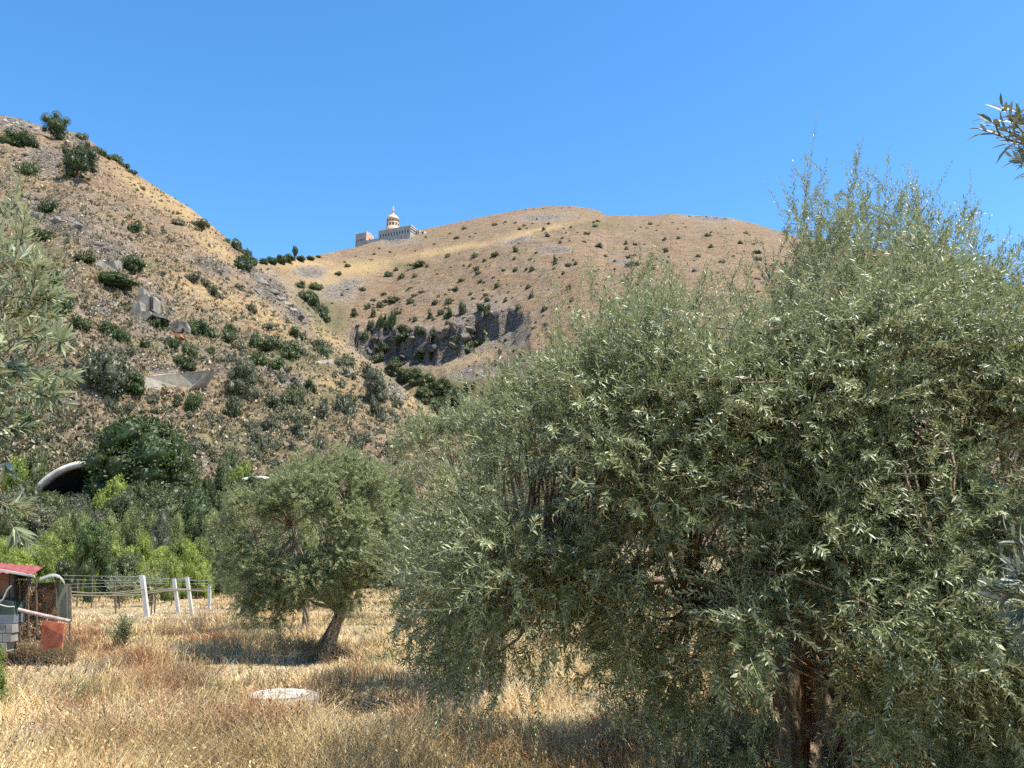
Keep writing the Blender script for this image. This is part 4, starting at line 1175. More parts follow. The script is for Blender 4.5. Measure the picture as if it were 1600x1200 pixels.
def bent_sheet():
    prof = [(62, 904), (70, 901), (78, 898), (86, 897.5), (93, 900), (98, 905), (101, 911)]
    V = []
    for (a, b) in prof: V.append(P(a, b + 3, SY)); 
    for (a, b) in prof: V.append(P(a, b - 1.5, SY + .9))
    for (a, b) in prof: V.append(P(a, b + 4, SY))
    for (a, b) in prof: V.append(P(a, b - .5, SY + .9))
    n = len(prof); f = []
    for i in range(n - 1):
        f += [(i, i + 1, n + i + 1, n + i), (2 * n + i, 3 * n + i, 3 * n + i + 1, 2 * n + i + 1), (i, 2 * n + i, 2 * n + i + 1, i + 1)]
    return add_obj('roofing_sheet', mesh_np('roofing_sheet', np.array(V), [np.array(f)], smooth=False), None, M['conc'])
tag(bent_sheet(), 'curled grey sheet sagging over the corner of the netting', 'metal sheet', 'silver sheets')
pen = empty('netting_pen', tuple(gpos(60, SY + .4)), 'pen of green netting and dark posts full of dry brown weeds', 'pen')
flat('netting', [(88, 914), (106, 912), (111, 922), (112, 970), (96, 967), (88, 960)], SY + .1, (0, .02, 0), M['net'], pen)
flat('netting', [(22, 912), (84, 910), (84, 922), (22, 918)], SY + .5, (0, .03, 0), M['darkwood'], pen)
flat('back_panel', [(22, 914), (88, 910), (88, 962), (22, 972)], SY + 1.1, (0, .03, 0), M['brown_wall'], pen)
for a, b0, b1 in ((44, 898, 1004), (57, 905, 1000), (88, 908, 1000), (108.5, 912, 1000), (31, 908, 1004)):
    rod('post', [P(a, b0, SY + .05), P(a + .5, b1, SY + .05)], .022, M['darkwood'], pen)
tag(rod('pole', [P(26, 952, SY - .1), P(60, 960, SY - .12), P(110.5, 971, SY - .15)], .045, M['pinkpole']), 'pinkish weathered pole lying across the pen above the orange board', 'pole')
tag(flat('orange_board', [(66, 970), (100, 974), (97, 1012), (62, 1014)], SY - .05, (0, .04, 0), M['orange'], None), 'faded orange board leaning below the pinkish pole', 'board')
tag(flat('plastic_crate', [(-30, 932), (20, 940), (22, 960), (-30, 960)], SY - .3, (0, .5, 0), M['greenbox']), 'dark green plastic tub stacked on the blue-grey panel', 'tub')
tag(flat('panel', [(-30, 961), (22, 960.5), (21, 974), (-30, 974)], SY - .32, (0, .5, 0), M['slate']), 'blue-grey panel lying on the concrete blocks', 'panel')
for i, (a, b, c, d) in enumerate([(-20, 975, 8, 989), (9, 975, 19, 989), (-20, 990, 3, 1003), (4, 990, 17, 1003), (-20, 1004, 10, 1018)]):
    tag(flat('concrete_block', [(a, b), (c, b), (c, d), (a, d)], SY - .35, (0, .3, 0), M['conc']), 'grey concrete block in the low stack under the blue-grey panel', 'block', 'concrete blocks by the shed')
tag(rod('pipe', [P(-10, 948, SY - .4), P(5, 936, SY - .4), P(12, 921, SY - .4), P(18, 915, SY - .4)], .022, M['conc_white']), 'white pipe rising at a slant in front of the brown shed wall', 'pipe')
tag(rod('hose', [P(-10, 941, SY - .42), P(4, 946, SY - .42), P(12, 948, SY - .42), P(23, 948, SY - .42)], .014, M['conc_white']), 'thin pale hose sagging across the dark green tub', 'hose')

# ------------------------------------------------------------------ vine trellis
posts = [((222, 899), (232, 964), .10, 'thickest white concrete post, first from the left, with a wooden cap'), ((272, 905), (281, 958), .075, 'second white concrete post from the left, leaning slightly'),
         ((292, 902), (302, 958), .075, 'third white concrete post from the left, taller than the second'), ((327, 915), (328, 950), .075, 'fourth and shortest white concrete post, beside the middle olive tree')]
post_tops = []
for (ta, tb), (ba, bb), w, lb in posts:
    b_ = cast([(ba, bb + 1)])[0]
    top = P(ta, tb, b_[1] - .1)
    o = empty('trellis_post', tuple(b_), lb, 'post', 'white trellis posts')
    bm = bmesh.new()
    d = top - b_
    quadprism(bm, [(-w, -w, -.3), (w, -w, -.3), (w, w, -.3), (-w, w, -.3)], (d[0], d[1], d[2] + .3))
    fin(bm, 'shaft', M['conc_white'], o)
    post_tops.append(top)
    if w > .09:
        bm = bmesh.new(); quadprism(bm, [(d[0] - .28, -.08, d[2] + .0), (d[0] + .22, -.08, d[2] + .2), (d[0] + .22, .1, d[2] + .25), (d[0] - .28, .1, d[2] + .05)], (0, 0, .06))
        fin(bm, 'cap', M['darkwood'], o)
    else:
        bm = bmesh.new(); box(bm, (d[0], d[1], d[2] + .03), (w * 1.6, w * 1.6, .08)); fin(bm, 'cap', M['conc'], o)
stakes = [(179, 905, 181, 958), (186, 928, 187, 952), (144, 900, 143, 950), (121, 905, 120, 948), (238, 925, 236, 960), (243, 922, 241, 958), (268, 924, 268, 946), (308, 922, 308, 936), (218, 902, 219, 930), (155, 925, 154, 940), (163, 902, 163, 922), (316, 905, 317, 930)]
for a, b, c, d in stakes:
    b_ = cast([(c, d + 1)])[0]
    tag(rod('vine_stake', [b_ - [0, 0, .1], P((a + c) / 2 + .6, (b + d) / 2, b_[1]), P(a, b, b_[1])], .035, M['darkwood'], None, 6), 'thin dark stake in the vine trellis between the white posts', 'stake', 'dark trellis stakes')
wires = [((98, 899), (222, 901), 41), ((98, 905), (224, 908), 41), ((100, 913), (330, 906), 42), ((105, 918), (225, 914), 40), ((222, 902), (340, 908), 43), ((228, 912), (340, 912), 43), ((225, 906), (300, 903), 42), ((228, 918), (335, 921), 42)]
for a, b, Yv in wires:
    p0, p1 = P(*a, Yv), P(*b, Yv); mid = (p0 + p1) / 2 - [0, 0, .01]
    tag(rod('trellis_wire', [p0, mid, p1], .008, M['metal'], None, 5), 'taut grey wire strung through the vine trellis', 'wire', 'trellis wires')
bars = [([(100, 924), (140, 927), (185, 926), (225, 921)], 40), ([(112, 930), (160, 931), (222, 930)], 39), ([(226, 928), (255, 924), (290, 922), (320, 924)], 41), ([(176, 929), (215, 926), (262, 921), (292, 921)], 41.5)]
for pts_, Yv in bars:
    tag(rod('vine_cordon', [P(a, b, Yv) for a, b in pts_], .035, M['twig'], None, 6), 'dark bare vine arm trained along the trellis', 'vine', 'bare vine arms')

# ------------------------------------------------------------------ well
wp = cast([(443, 1124)])[0]; wk = wp[1] / F
well = empty('well', tuple(wp), 'round concrete well with a pale lid in the dry grass', 'well')
def lath(prof, name, mat, parent, seg=40, jit=.0, c=(0, 0, 0)):
    r = np.random.default_rng(5)
    a_ = np.linspace(0, 2 * math.pi, seg, endpoint=False)
    V = np.array([(c[0] + q * math.cos(t), c[1] + q * math.sin(t), c[2] + z_) for q, z_ in prof for t in a_])
    V += r.normal(size=V.shape) * jit
    n = len(prof)
    Fq = np.array([(i * seg + j, i * seg + (j + 1) % seg, (i + 1) * seg + (j + 1) % seg, (i + 1) * seg + j) for i in range(n - 1) for j in range(seg)])
    return add_obj(name, mesh_np(name, V, [Fq], smooth=False), parent, mat)
R1 = 50 * wk; zt = float(P(443, 1086, wp[1])[2] - wp[2])
lath([(R1 * .85, -.4), (R1 * .98, -.3), (R1, zt - .03), (R1 * .97, zt), (0, zt + .001)], 'shaft', M['conc'], well, 40, .004)
M['lid'] = simple('stained_concrete', (.24, .23, .20), (.66, .64, .59), 3.5, .9, .6, 14)
lath([(0, zt + .006), (R1 * .84, zt + .006), (R1 * .86, zt + .02), (R1 * .85, zt + .03), (R1 * .8, zt + .035), (0, zt + .04)], 'lid', M['lid'], well, 40, .003, (-R1 * .16, -R1 * .06, 0))

# ------------------------------------------------------------------ olive trees
def bark_material():
    m, nt, b = newmat('olive_bark')
    tc = nt.nodes.new('ShaderNodeTexCoord')
    mp = nt.nodes.new('ShaderNodeMapping'); mp.inputs['Scale'].default_value = (1, 1, .22)
    nt.links.new(tc.outputs['Object'], mp.inputs[0])
    n = noise(nt, 22, 7, .68, mp.outputs[0], .6)
    r = ramp(nt, [(.32, (.085, .060, .040)), (.5, (.30, .215, .14)), (.68, (.54, .43, .31))]); nt.links.new(n.outputs[0], r.inputs[0])
    w = nt.nodes.new('ShaderNodeAttribute'); w.attribute_name = 'hollow'
    r2 = ramp(nt, [(.35, (.20, .085, .04)), (.65, (.50, .24, .11))]); nt.links.new(n.outputs[0], r2.inputs[0])
    nt.links.new(mixc(nt, w.outputs['Fac'], r.outputs[0], r2.outputs[0]), b.inputs['Base Color'])
    b.inputs['Roughness'].default_value = .9; b.inputs['Specular IOR Level'].default_value = .15
    bp = nt.nodes.new('ShaderNodeBump'); bp.inputs['Strength'].default_value = 1; bp.inputs['Distance'].default_value = .07
    nt.links.new(n.outputs[0], bp.inputs['Height']); nt.links.new(bp.outputs[0], b.inputs['Normal'])
    return m
M['bark'] = bark_material()

def gnarled(path, radii, seed, ridges=5, twist=2.2, hollows=(), NA=72, NK=150, flare=.5, rel=.22):
    """twisted, fluted olive trunk along a path"""
    path = np.array(path, float); K = len(path)
    u = np.linspace(0, K - 1, NK)
    c = np.stack([np.interp(u, range(K), path[:, i]) for i in range(3)], -1)
    for _ in range(12): c[1:-1] = (c[:-2] + 2 * c[1:-1] + c[2:]) / 4
    R = np.interp(u, range(K), radii)
    h = np.linspace(0, 1, NK)[:, None]
    a = np.linspace(0, 2 * np.pi, NA, endpoint=False)[None]
    tw = a + twist * h + seed
    rid = np.abs(np.sin(tw * ridges / 2 + 1.2 * np.sin(h * 5 + seed))) ** .7
    r = R[:, None] * (1 + rel * (rid - .6) * 2 + .24 * fbm(tw * 1.9 + 3 * np.cos(a), h * 9 + seed, 5, .6) + flare * np.exp(-h * 7) * (.35 + rid))
    hol = np.zeros_like(r)
    for (aa, hh, wa, wh, dep) in hollows:
        da = np.angle(np.exp(1j * (a - aa - .35 * (h - hh) * 4)))
        g = np.exp(-((da / wa) ** 2 + ((h - hh) / wh) ** 2) ** 2)
        hol = np.maximum(hol, g * dep)
    r = r * (1 - hol * .8)
    V = np.stack([c[:, None, 0] + r * np.cos(a), c[:, None, 1] + r * np.sin(a), c[:, None, 2] + .0 * r + .04 * fbm(a * 2 + 0 * h, h * 9 + 0 * a, 2)], -1).reshape(-1, 3)
    i, j = np.meshgrid(np.arange(NK - 1), np.arange(NA), indexing='ij')
    q = np.stack([i * NA + j, i * NA + (j + 1) % NA, (i + 1) * NA + (j + 1) % NA, (i + 1) * NA + j], -1).reshape(-1, 4)
    return V, q, hol.ravel()

def in_poly(px, py, poly):
    poly = np.array(poly, float); x0, y0 = poly[:, 0], poly[:, 1]; x1, y1 = np.roll(x0, -1), np.roll(y0, -1)
    ins = np.zeros(px.shape, bool); dist = np.full(px.shape, 1e9)
    for a, b, c, d in zip(x0, y0, x1, y1):
        cond = ((b > py) != (d > py))
        with np.errstate(divide='ignore', invalid='ignore'):
            xi = (c - a) * (py - b) / (d - b) + a
        ins ^= cond & (px < xi)
        L2 = (c - a) ** 2 + (d - b) ** 2
        t = np.clip(((px - a) * (c - a) + (py - b) * (d - b)) / L2, 0, 1)
        dist = np.minimum(dist, np.hypot(px - a - t * (c - a), py - b - t * (d - b)))
    return ins, dist

def olive(label, outline, Y0, depth, base, trunk_path, trunk_r, n_lobes, lobe_r, spl, M_leaf, ll, lw, seed, mat='olive', Lr=(.25, .55), tops=(), hangs=(), hollows=(),
          ridges=5, dmax=230, front=.62, limb_r=.09, holes=(), gsz=.9, sparse=None, clump=92, gap=-.04, gap_back=-.28, name='olive_tree', NA=72, flare=.5, twist=2.2):
    r = np.random.default_rng(seed)
    t = empty(name, tuple(base), label, 'olive tree')
    off = np.array(base, float)
    V, q, hol = gnarled(np.array(trunk_path) , trunk_r, seed, ridges, twist, hollows, NA=NA, flare=flare)
    trunk = add_obj('trunk', mesh_np('trunk', V, [q], {'hollow': hol}, smooth=True), t, M['bark'])
    fork = off + np.array(trunk_path[-1])
    pl = np.array(outline, float)
    # lobe centres, inflated from the outline into a round crown
    L = []
    while len(L) < n_lobes * 2:
        a = r.uniform(pl[:, 0].min(), pl[:, 0].max(), 4000); b = r.uniform(pl[:, 1].min(), pl[:, 1].max(), 4000)
        ok, d = in_poly(a, b, outline)
        a, b, d = a[ok], b[ok], d[ok]
        hd = depth * np.sqrt(np.clip(1 - (1 - np.clip(d / dmax, 0, 1)) ** 2, .03, 1))
        m = r.random(len(a))
        v = np.where(m < front, -r.uniform(.72, 1.0, len(a)), np.where(m < .82, r.uniform(.5, 1, len(a)), r.uniform(-.7, .7, len(a))))
        cs = clump
        nz = vnoise(a / cs + seed, b / cs + 2.3) + .55 * vnoise(a / (cs * .45) + 7, b / (cs * .45) + seed)
        nb = vnoise(a / cs + seed * 2.7, b / cs + 12.3)
        acc = np.where(v < 0, nz > gap, nb > gap_back) & ((d > cs * .5) | (nz > .02))
        if holes: acc &= ~((v < .25) & (np.hypot(a - holes[0][0], b - holes[0][1]) < holes[0][2]))
        yy_ = Y0 + v * hd - np.where(v < -.3, nz * 1.5 * depth / 3, 0)
        for aa, bb, yy in zip(a[acc], b[acc], yy_[acc]):
            L.append((aa, bb, yy))
    L = np.array(L); L = L[r.permutation(len(L))[:n_lobes]]; C = P(L[:, 0], L[:, 1], L[:, 2])
    cc = P(pl[:, 0].mean(), pl[:, 1].mean() + 40, Y0)
    wood = Soup(); leaves = Soup(); twigs = Soup()
    # main limbs
    k_main = 13
    ends = C[r.choice(n_lobes, k_main, replace=False)]
    mids = []
    P5, R5 = [], []
    for e in ends:
        u = np.linspace(0, 1, 9)[:, None]
        st = fork - [0, 0, .25]
        bend = r.normal(size=3) * .15 * np.linalg.norm(e - st) * .5; bend[2] = abs(bend[2]) * .4
        c = st + (e - st) * u * .8 + bend * np.sin(np.pi * u) * .55 + r.normal(size=(9, 3)) * .03 * np.sin(np.pi * u)
        P5.append(c); R5.append(limb_r * (1 - .82 * u[:, 0] ** .8) * r.uniform(.75, 1.15))
        mids.append(c[2:])
    V, q = tubes(np.array(P5), np.array(R5), 8); wood.add(V, quads=q)
    nodes = np.concatenate(mids)
    P4, R4 = [], []
    for c in C:
        d = np.linalg.norm(nodes - c, axis=1); s0 = nodes[np.argmin(d)]
        u = np.linspace(0, 1, 6)[:, None]
        b = r.normal(size=3) * .07 * np.linalg.norm(c - s0)
        P4.append(s0 + (c - s0) * u + b * np.sin(np.pi * u)); R4.append(limb_r * .17 * (1 - .7 * u[:, 0]))
    V, q = tubes(np.array(P4), np.array(R4), 5); wood.add(V, quads=q)
    V0 = wood.V; 
    for v in range(len(V0)): V0[v] = V0[v] - off
    add_obj('limbs', wood.mesh('limbs', True), t, M['bark'])
    # leafy shoots
    reps = np.repeat(np.arange(n_lobes), spl); N = len(reps)
    lr = lobe_r * r.uniform(.7, 1.25, n_lobes)
    out = unit(C - cc)
    D = unit(out[reps] * .65 + r.normal(size=(N, 3)) * .85 + np.array([0, 0, .32]) + np.where(L[reps, 1:2] > gsz * 1e3, np.array([[0, 0, -.35]]), 0))
    S = C[reps] + D * (lr[reps] * r.uniform(.0, .7, N))[:, None] + r.normal(size=(N, 3)) * (lr[reps] * .25)[:, None]
    Ln = r.uniform(*Lr, N)
    bend = r.normal(size=(N, 3)) * .26 + np.array([0, 0, -.10])
    keep = np.ones(N, bool)
    if sparse:
        a_, b_ = proj(*(S - 0).T)
        for (hx, hy, hr, hp) in sparse: keep &= ~((np.hypot(a_ - hx, b_ - hy) < hr) & (r.random(N) < hp) & (S[:, 1] < Y0 + .3))
    grow(leaves, twigs, S[keep] - off, D[keep], Ln[keep], bend[keep], M_leaf, ll, lw, ll * .035, r=r, spread=1.1)
    def special(lst, down):
        for (a0, b0, a1, b1, n_side, dy) in lst:
            s0 = P(a0, b0, Y0 + dy); e0 = P(a1, b1, Y0 + dy * .8)
            v = e0 - s0; ln = np.linalg.norm(v); v = v / ln
            bd = r.normal(size=3) * (.10 if not down else .14)
            ns = n_side
            u = r.uniform(.0, .72, ns)
            S_ = s0 + v * ln * u[:, None] + bd * ln * u[:, None] ** 2
            D_ = unit(v + r.normal(size=(ns, 3)) * (.62 if down else .42) + (np.array([0, 0, -.05]) if down else np.array([0, 0, .2])))
            L_ = ln * (1 - u) * r.uniform(.3, .8, ns)
            mm = max(int(ln / (ll * (.62 if not down else .5))) * 2, 12)
            mm = int(mm * 1.25)
            grow(leaves, twigs, np.array([s0]) - off, np.array([v]), np.array([ln]), np.array([bd]), mm, ll * 1.1, lw, ll * .07, r=r, spread=.95)
            for q in range(ns):
                mq = max(int(mm * L_[q] / ln), 8)
                grow(leaves, twigs, S_[q:q + 1] - off, D_[q:q + 1], L_[q:q + 1], r.normal(size=(1, 3)) * .15, mq, ll * 1.1, lw, ll * .05, r=r, spread=.95)
    special(tops, False); special(hangs, True)
    add_obj('twigs', twigs.mesh('twigs'), t, M['twig_green'])
    add_obj('crown', leaves.mesh('crown'), t, M[mat])
    return t

# big olive in front, right
bp_ = np.array([3.02, 8.5, float(H(3.02, np.array(8.5))) - .1])
outline_big = [(655, 760), (700, 710), (770, 660), (820, 580), (880, 520), (930, 470), (1000, 455), (1080, 450), (1170, 440), (1225, 415), (1270, 365), (1330, 350), (1420, 350), (1490, 375), (1560, 400), (1650, 420), (1780, 620),
               (1820, 900), (1760, 1120), (1600, 1190), (1450, 1190), (1360, 1200), (1250, 1200), (1150, 1170), (1060, 1150), (1020, 1070), (970, 1030), (880, 1020), (800, 1030), (720, 1030), (650, 1000), (625, 900)]
tops_big = []
rt = np.random.default_rng(12)
for (a, b) in [(1262, 215), (1335, 205), (1390, 240), (1440, 245), (1262, 238), (1290, 285), (1335, 228), (1322, 290), (1382, 262), (1400, 270), (1430, 268), (1446, 262), (1475, 322), (1518, 292), (1552, 300), (1572, 350), (1240, 340), (1222, 365), (1350, 300), (1412, 330), (1368, 330),
               (1300, 340), (1455, 320), (1590, 380), (1500, 350), (1270, 300), (1345, 262), (1440, 300), (1535, 340)]:
    tops_big.append((a + rt.uniform(-25, 15), b + rt.uniform(150, 230), a, b, int(rt.integers(5, 11)), rt.uniform(-.9, .9)))
for i in range(60):
    a = rt.uniform(1215, 1610); b = np.interp(a, [1215, 1300, 1450, 1600], [400, 330, 340, 400]) + rt.uniform(-40, 60)
    tops_big.append((a + rt.uniform(-50, 40), b + rt.uniform(80, 190), a, b, int(rt.integers(2, 6)), rt.uniform(-1.4, 1.2)))
for (a, b) in [(930, 385), (1005, 370), (1045, 375), (1022, 395), (1090, 400), (1130, 390), (900, 470), (950, 430), (870, 480), (1160, 400), (1200, 380), (990, 400), (1070, 410), (835, 540), (800, 545), (860, 510), (780, 590), (1110, 410), (1185, 395), (752, 650), (700, 660), (680, 690)]:
    tops_big.append((a + rt.uniform(-20, 25), b + rt.uniform(90, 150), a, b, 7, rt.uniform(-1.6, .6)))
for i in range(60):                                            # sprays standing out of the crown's face
    a, b = rt.uniform(660, 1650), rt.uniform(560, 1050)
    ok, d = in_poly(np.array([a]), np.array([b]), outline_big)
    if not ok[0] or d[0] < 30 or (1150 < a < 1350 and b > 880): continue
    hd = 2.9 * math.sqrt(max(1 - (1 - min(d[0] / 230, 1)) ** 2, .03))
    tops_big.append((a + rt.uniform(-50, 50), b + rt.uniform(20, 60), a, b - rt.uniform(20, 60), 5, -hd * 1.0))
hangs_big = []
for (a, b, c, d) in [(650, 960, 630, 1095), (690, 980, 680, 1130), (700, 1000, 690, 1170), (730, 1000, 720, 1180), (760, 1000, 790, 1110), (790, 1010, 765, 1150), (820, 1000, 850, 1120), (850, 1010, 835, 1180), (880, 1000, 895, 1130),
                     (915, 1000, 960, 1150), (940, 1010, 925, 1090), (960, 1040, 985, 1180), (1000, 1050, 975, 1200), (1030, 1060, 1020, 1190), (1060, 1080, 1050, 1210), (1100, 1080, 1090, 1210), (1130, 1060, 1140, 1200), (670, 1000, 650, 1060),
                     (740, 1010, 700, 1080), (800, 1000, 815, 1080), (640, 920, 618, 1030), (860, 1000, 870, 1060), (1350, 1120, 1340, 1210), (1400, 1150, 1400, 1230), (1500, 1180, 1500, 1240)]:
    hangs_big.append((a, b, c, d - rt.uniform(0, 40), 5, rt.uniform(-1.9, -.2)))
    hangs_big.append((a + rt.uniform(-25, 25), b - 60, c + rt.uniform(-30, 30), d - rt.uniform(60, 130), 6, rt.uniform(-1.9, .6)))
olive('big olive tree with a hollow twisted trunk filling the right of the photo', outline_big, 8.7, 3.0, bp_,
      [(-.02, 0, -.3), (-.02, 0, .15), (-.06, 0, .7), (-.12, .02, 1.2), (-.05, .1, 1.75), (.03, .2, 2.3)], [.33, .30, .29, .27, .25, .2],
      1250, .36, 18, 26, .058, .0150, 21, Lr=(.14, .36), tops=tops_big, hangs=hangs_big,
      hollows=[(-1.9, .55, .42, .17, 1), (-1.25, .28, .20, .13, .8), (-2.35, .30, .16, .12, .7), (-1.75, .80, .35, .10, .8)], limb_r=.11,
      holes=[(1250, 1085, 72, .97)], sparse=[(1245, 985, 40, .8), (1250, 1030, 50, .92), (1254, 1090, 60, .96), (1262, 1160, 66, .96)], ridges=6, gsz=.93, gap_back=-.6, NA=170, front=.66)

# middle olive
mb = cast([(506, 1026)])[0]; MY = float(mb[1]); mk = MY / F
outline_mid = [(345, 800), (365, 775), (405, 760), (450, 735), (480, 705), (540, 700), (590, 720), (620, 780), (615, 860), (590, 920), (545, 950), (500, 955), (440, 965), (400, 960), (365, 925), (340, 880)]
tops_mid = [(a + 5, b + 45, a, b, 5, d) for a, b, d in [(350, 775, -.5), (372, 752, 0), (398, 745, -.4), (425, 738, .2), (452, 715, 0), (470, 690, -.5), (490, 680, 0), (512, 676, .3), (535, 680, -.3), (560, 685, 0), (585, 700, .4), (335, 800, 0), (325, 830, .2), (605, 730, 0)]]
hangs_mid = [(a, b, c, d, 4, e) for a, b, c, d, e in [(370, 930, 362, 985, -.8), (400, 950, 395, 1000, -.6), (430, 950, 425, 1000, -1), (345, 890, 330, 925, 0), (560, 930, 572, 985, -.5), (590, 900, 600, 950, 0), (460, 950, 455, 985, -1.2), (385, 940, 380, 990, .2), (545, 940, 548, 975, -.6)]]
olive('middle olive tree with a fluted leaning trunk, left of the big olive', outline_mid, MY, 2.6, mb + [0, 0, -.08],
      [(-.12, 0, -.2), (-.05, 0, .12), (.08, 0, .45), (.26, .02, .85), (.40, .05, 1.2), (.25, .1, 1.6)], [.26, .21, .185, .16, .14, .12],
      560, .30, 17, 24, .075, .020, 33, 'olive_b', (.13, .30), tops_mid, hangs_mid, ridges=7, dmax=115, clump=42, gap=-.22, limb_r=.07, gsz=.91, flare=.9)
def root_limb():
    p0 = mb + [-.45, -.02, -.12]; p1 = mb + [-.28, 0, .02]; p2 = mb + [-.05, 0, .3]
    tr_ = [o for o in col.objects if o.name.startswith('trunk') and o.parent and (o.parent.location - __import__('mathutils').Vector(mb)).length < .3][0]
    V, q = tubes(np.array([[p0, p1, p2]]) - (mb + [0, 0, -.08]), np.array([[.05, .09, .1]]), 10)
    return add_obj('root', mesh_np('root', V, [q], smooth=True), tr_.parent, M['bark'])
root_limb()
# an older olive standing behind it, its pale stem just showing
b2 = cast([(446, 1000)])[0]; b2 = np.array([b2[0], b2[1] + 2.5, 0]); b2[2] = float(H(b2[0], np.array(b2[1])))
olive('olive tree half hidden behind the middle olive, pale thin stem showing', [(350, 830), (400, 790), (460, 780), (520, 800), (540, 880), (500, 950), (420, 965), (370, 950), (345, 900)], b2[1] + 1.5, 1.6, b2 + [0, 0, -.08],
      [(0, 0, -.2), (0, 0, .3), (.03, 0, .7), (0, 0, 1.2)], [.14, .11, .10, .09], 90, .32, 9, 30, .085, .022, 41, 'olive_b', (.25, .45), dmax=110, clump=40, limb_r=.05, gsz=.91)
# olive behind the big one's left shoulder
b3 = gpos(770, 15.5)
olive('olive tree behind the left shoulder of the big olive, pale upright tips', [(610, 730), (640, 680), (690, 650), (750, 640), (820, 660), (840, 800), (820, 950), (700, 960), (620, 930), (595, 840)], 15.5, 1.8, b3 + [0, 0, -.08],
      [(0, 0, -.2), (0, 0, .4), (.05, 0, .9), (0, 0, 1.4)], [.24, .2, .18, .15], 220, .32, 16, 24, .066, .017, 51, 'olive', (.15, .34),
      [(a + 4, b + 55, a, b, 5, d) for a, b, d in [(640, 640, 0), (655, 625, -.3), (672, 640, .2), (700, 610, 0), (718, 595, -.2), (735, 590, .2), (760, 600, 0), (780, 575, .3), (690, 660, -.5), (620, 670, 0), (610, 700, .2), (745, 620, -.6), (595, 740, 0)]],
      dmax=110, limb_r=.06, gsz=.9, clump=50)

# near olive branches entering the frame: whole small trees whose trunks stand outside it
def near_olive(label, base, trunk_path, trunk_r, sprays, limbs, ll, lw, seed, M_leaf=21, mat='olive'):
    r = np.random.default_rng(seed)
    t = empty('olive_tree', tuple(base), label, 'olive tree'); off = np.array(base, float)
    V, q, hol = gnarled(np.array(trunk_path), trunk_r, seed, 5, 1.5, (), NA=40, NK=40, flare=.4)
    add_obj('trunk', mesh_np('trunk', V, [q], {'hollow': hol}, smooth=True), t, M['bark'])
    wood = Soup(); leaves = Soup(); twigs = wood
    for pts_, r0, r1 in limbs:
        pts_ = np.array(pts_, float); V, q = tubes(pts_[None] - off, np.linspace(r0, r1, len(pts_))[None], 7); wood.add(V, quads=q)
    S, D, L_, B = [], [], [], []
    for s0, e0, n_side in sprays:
        s0 = np.array(s0); e0 = np.array(e0); v = e0 - s0; ln = np.linalg.norm(v); v = v / ln; bd = r.normal(size=3) * .08
        S.append(s0); D.append(v); L_.append(ln); B.append(bd)
        for _ in range(n_side):
            u = r.uniform(.05, .7)
            S.append(s0 + v * ln * u + bd * ln * u * u); D.append(unit(v + r.normal(size=3) * .55)); L_.append(ln * (1 - u) * r.uniform(.5, .95)); B.append(r.normal(size=3) * .2)
    S, D, L_, B = map(np.array, (S, D, L_, B))
    grow(leaves, twigs, S - off, D, L_, B, M_leaf, ll, lw, .0022, True, r, spread=.8, wsides=5)
    add_obj('limbs', wood.mesh('limbs', True), t, M['bark'])
    add_obj('crown', leaves.mesh('crown'), t, M[mat])
    return t
M['olive_n'] = leafmat('olive_leaf_near', [(0, (.035, .052, .022)), (.45, (.12, .15, .07)), (1, (.46, .50, .30))], under=(.44, .46, .32), trans=.2, rough=.6, spec=.2)
rn = np.random.default_rng(77)
lb_ = np.array([-3.0, 2.7, -1.85])
def PN(a, b, y): return P(a, b, y)
spr = []
for i in range(54):
    a0 = rn.uniform(-130, 30); b0 = rn.uniform(400, 640)
    reach = rn.uniform(40, 105); a1 = min(a0 + reach, 118 - abs(b0 - 560) * .22); b1 = b0 - rn.uniform(-30, 130)
    if b1 < 430: a1 = min(a1, 62)
    y = rn.uniform(2.2, 3.5); spr.append((PN(a0, b0, y), PN(a1, b1, y + rn.uniform(-.15, .15)), 2))
for a0, b0, a1, b1 in [(10, 420, 16, 252), (20, 430, 45, 318), (35, 440, 30, 330), (-5, 400, 5, 310), (45, 480, 62, 400), (-20, 640, 20, 760), (-10, 780, 42, 800), (10, 810, 42, 855), (-30, 660, 30, 650), (60, 560, 118, 520), (50, 610, 110, 640), (60, 590, 112, 590), (40, 520, 110, 480), (-40, 560, 40, 620), (30, 500, 100, 455)]:
    y = rn.uniform(2.2, 2.6); spr.append((PN(a0, b0, y), PN(a1, b1, y), 1 if b1 < 400 or b0 > 690 else 2))
near_olive('near olive tree on the left edge, pale leafy sprays reaching into view', lb_, [(0, 0, -.1), (0, 0, .6), (.05, 0, 1.2), (.1, 0, 1.7)], [.16, .13, .11, .09], spr,
           [([lb_ + [.1, 0, 1.6], (-2.6, 2.7, .3), (-2.2, 2.6, .7), PN(-60, 560, 2.6), PN(0, 520, 2.5)], .06, .008), ([(-2.6, 2.7, .3), (-2.1, 2.6, .2), PN(-60, 760, 2.4), PN(0, 790, 2.4)], .04, .006), ([(-2.2, 2.6, .7), PN(-80, 450, 2.5), PN(5, 420, 2.5)], .03, .005),
            ([PN(-60, 560, 2.6), PN(-10, 620, 2.5), PN(30, 610, 2.4)], .02, .004)], .055, .0105, 61, mat='olive_n')
rb_ = np.array([2.6, 1.5, -1.7])
M['olive_r'] = leafmat('olive_leaf_shade', [(0, (.05, .065, .045)), (.6, (.12, .145, .10)), (1, (.30, .33, .25))], under=(.26, .29, .23), trans=.06)
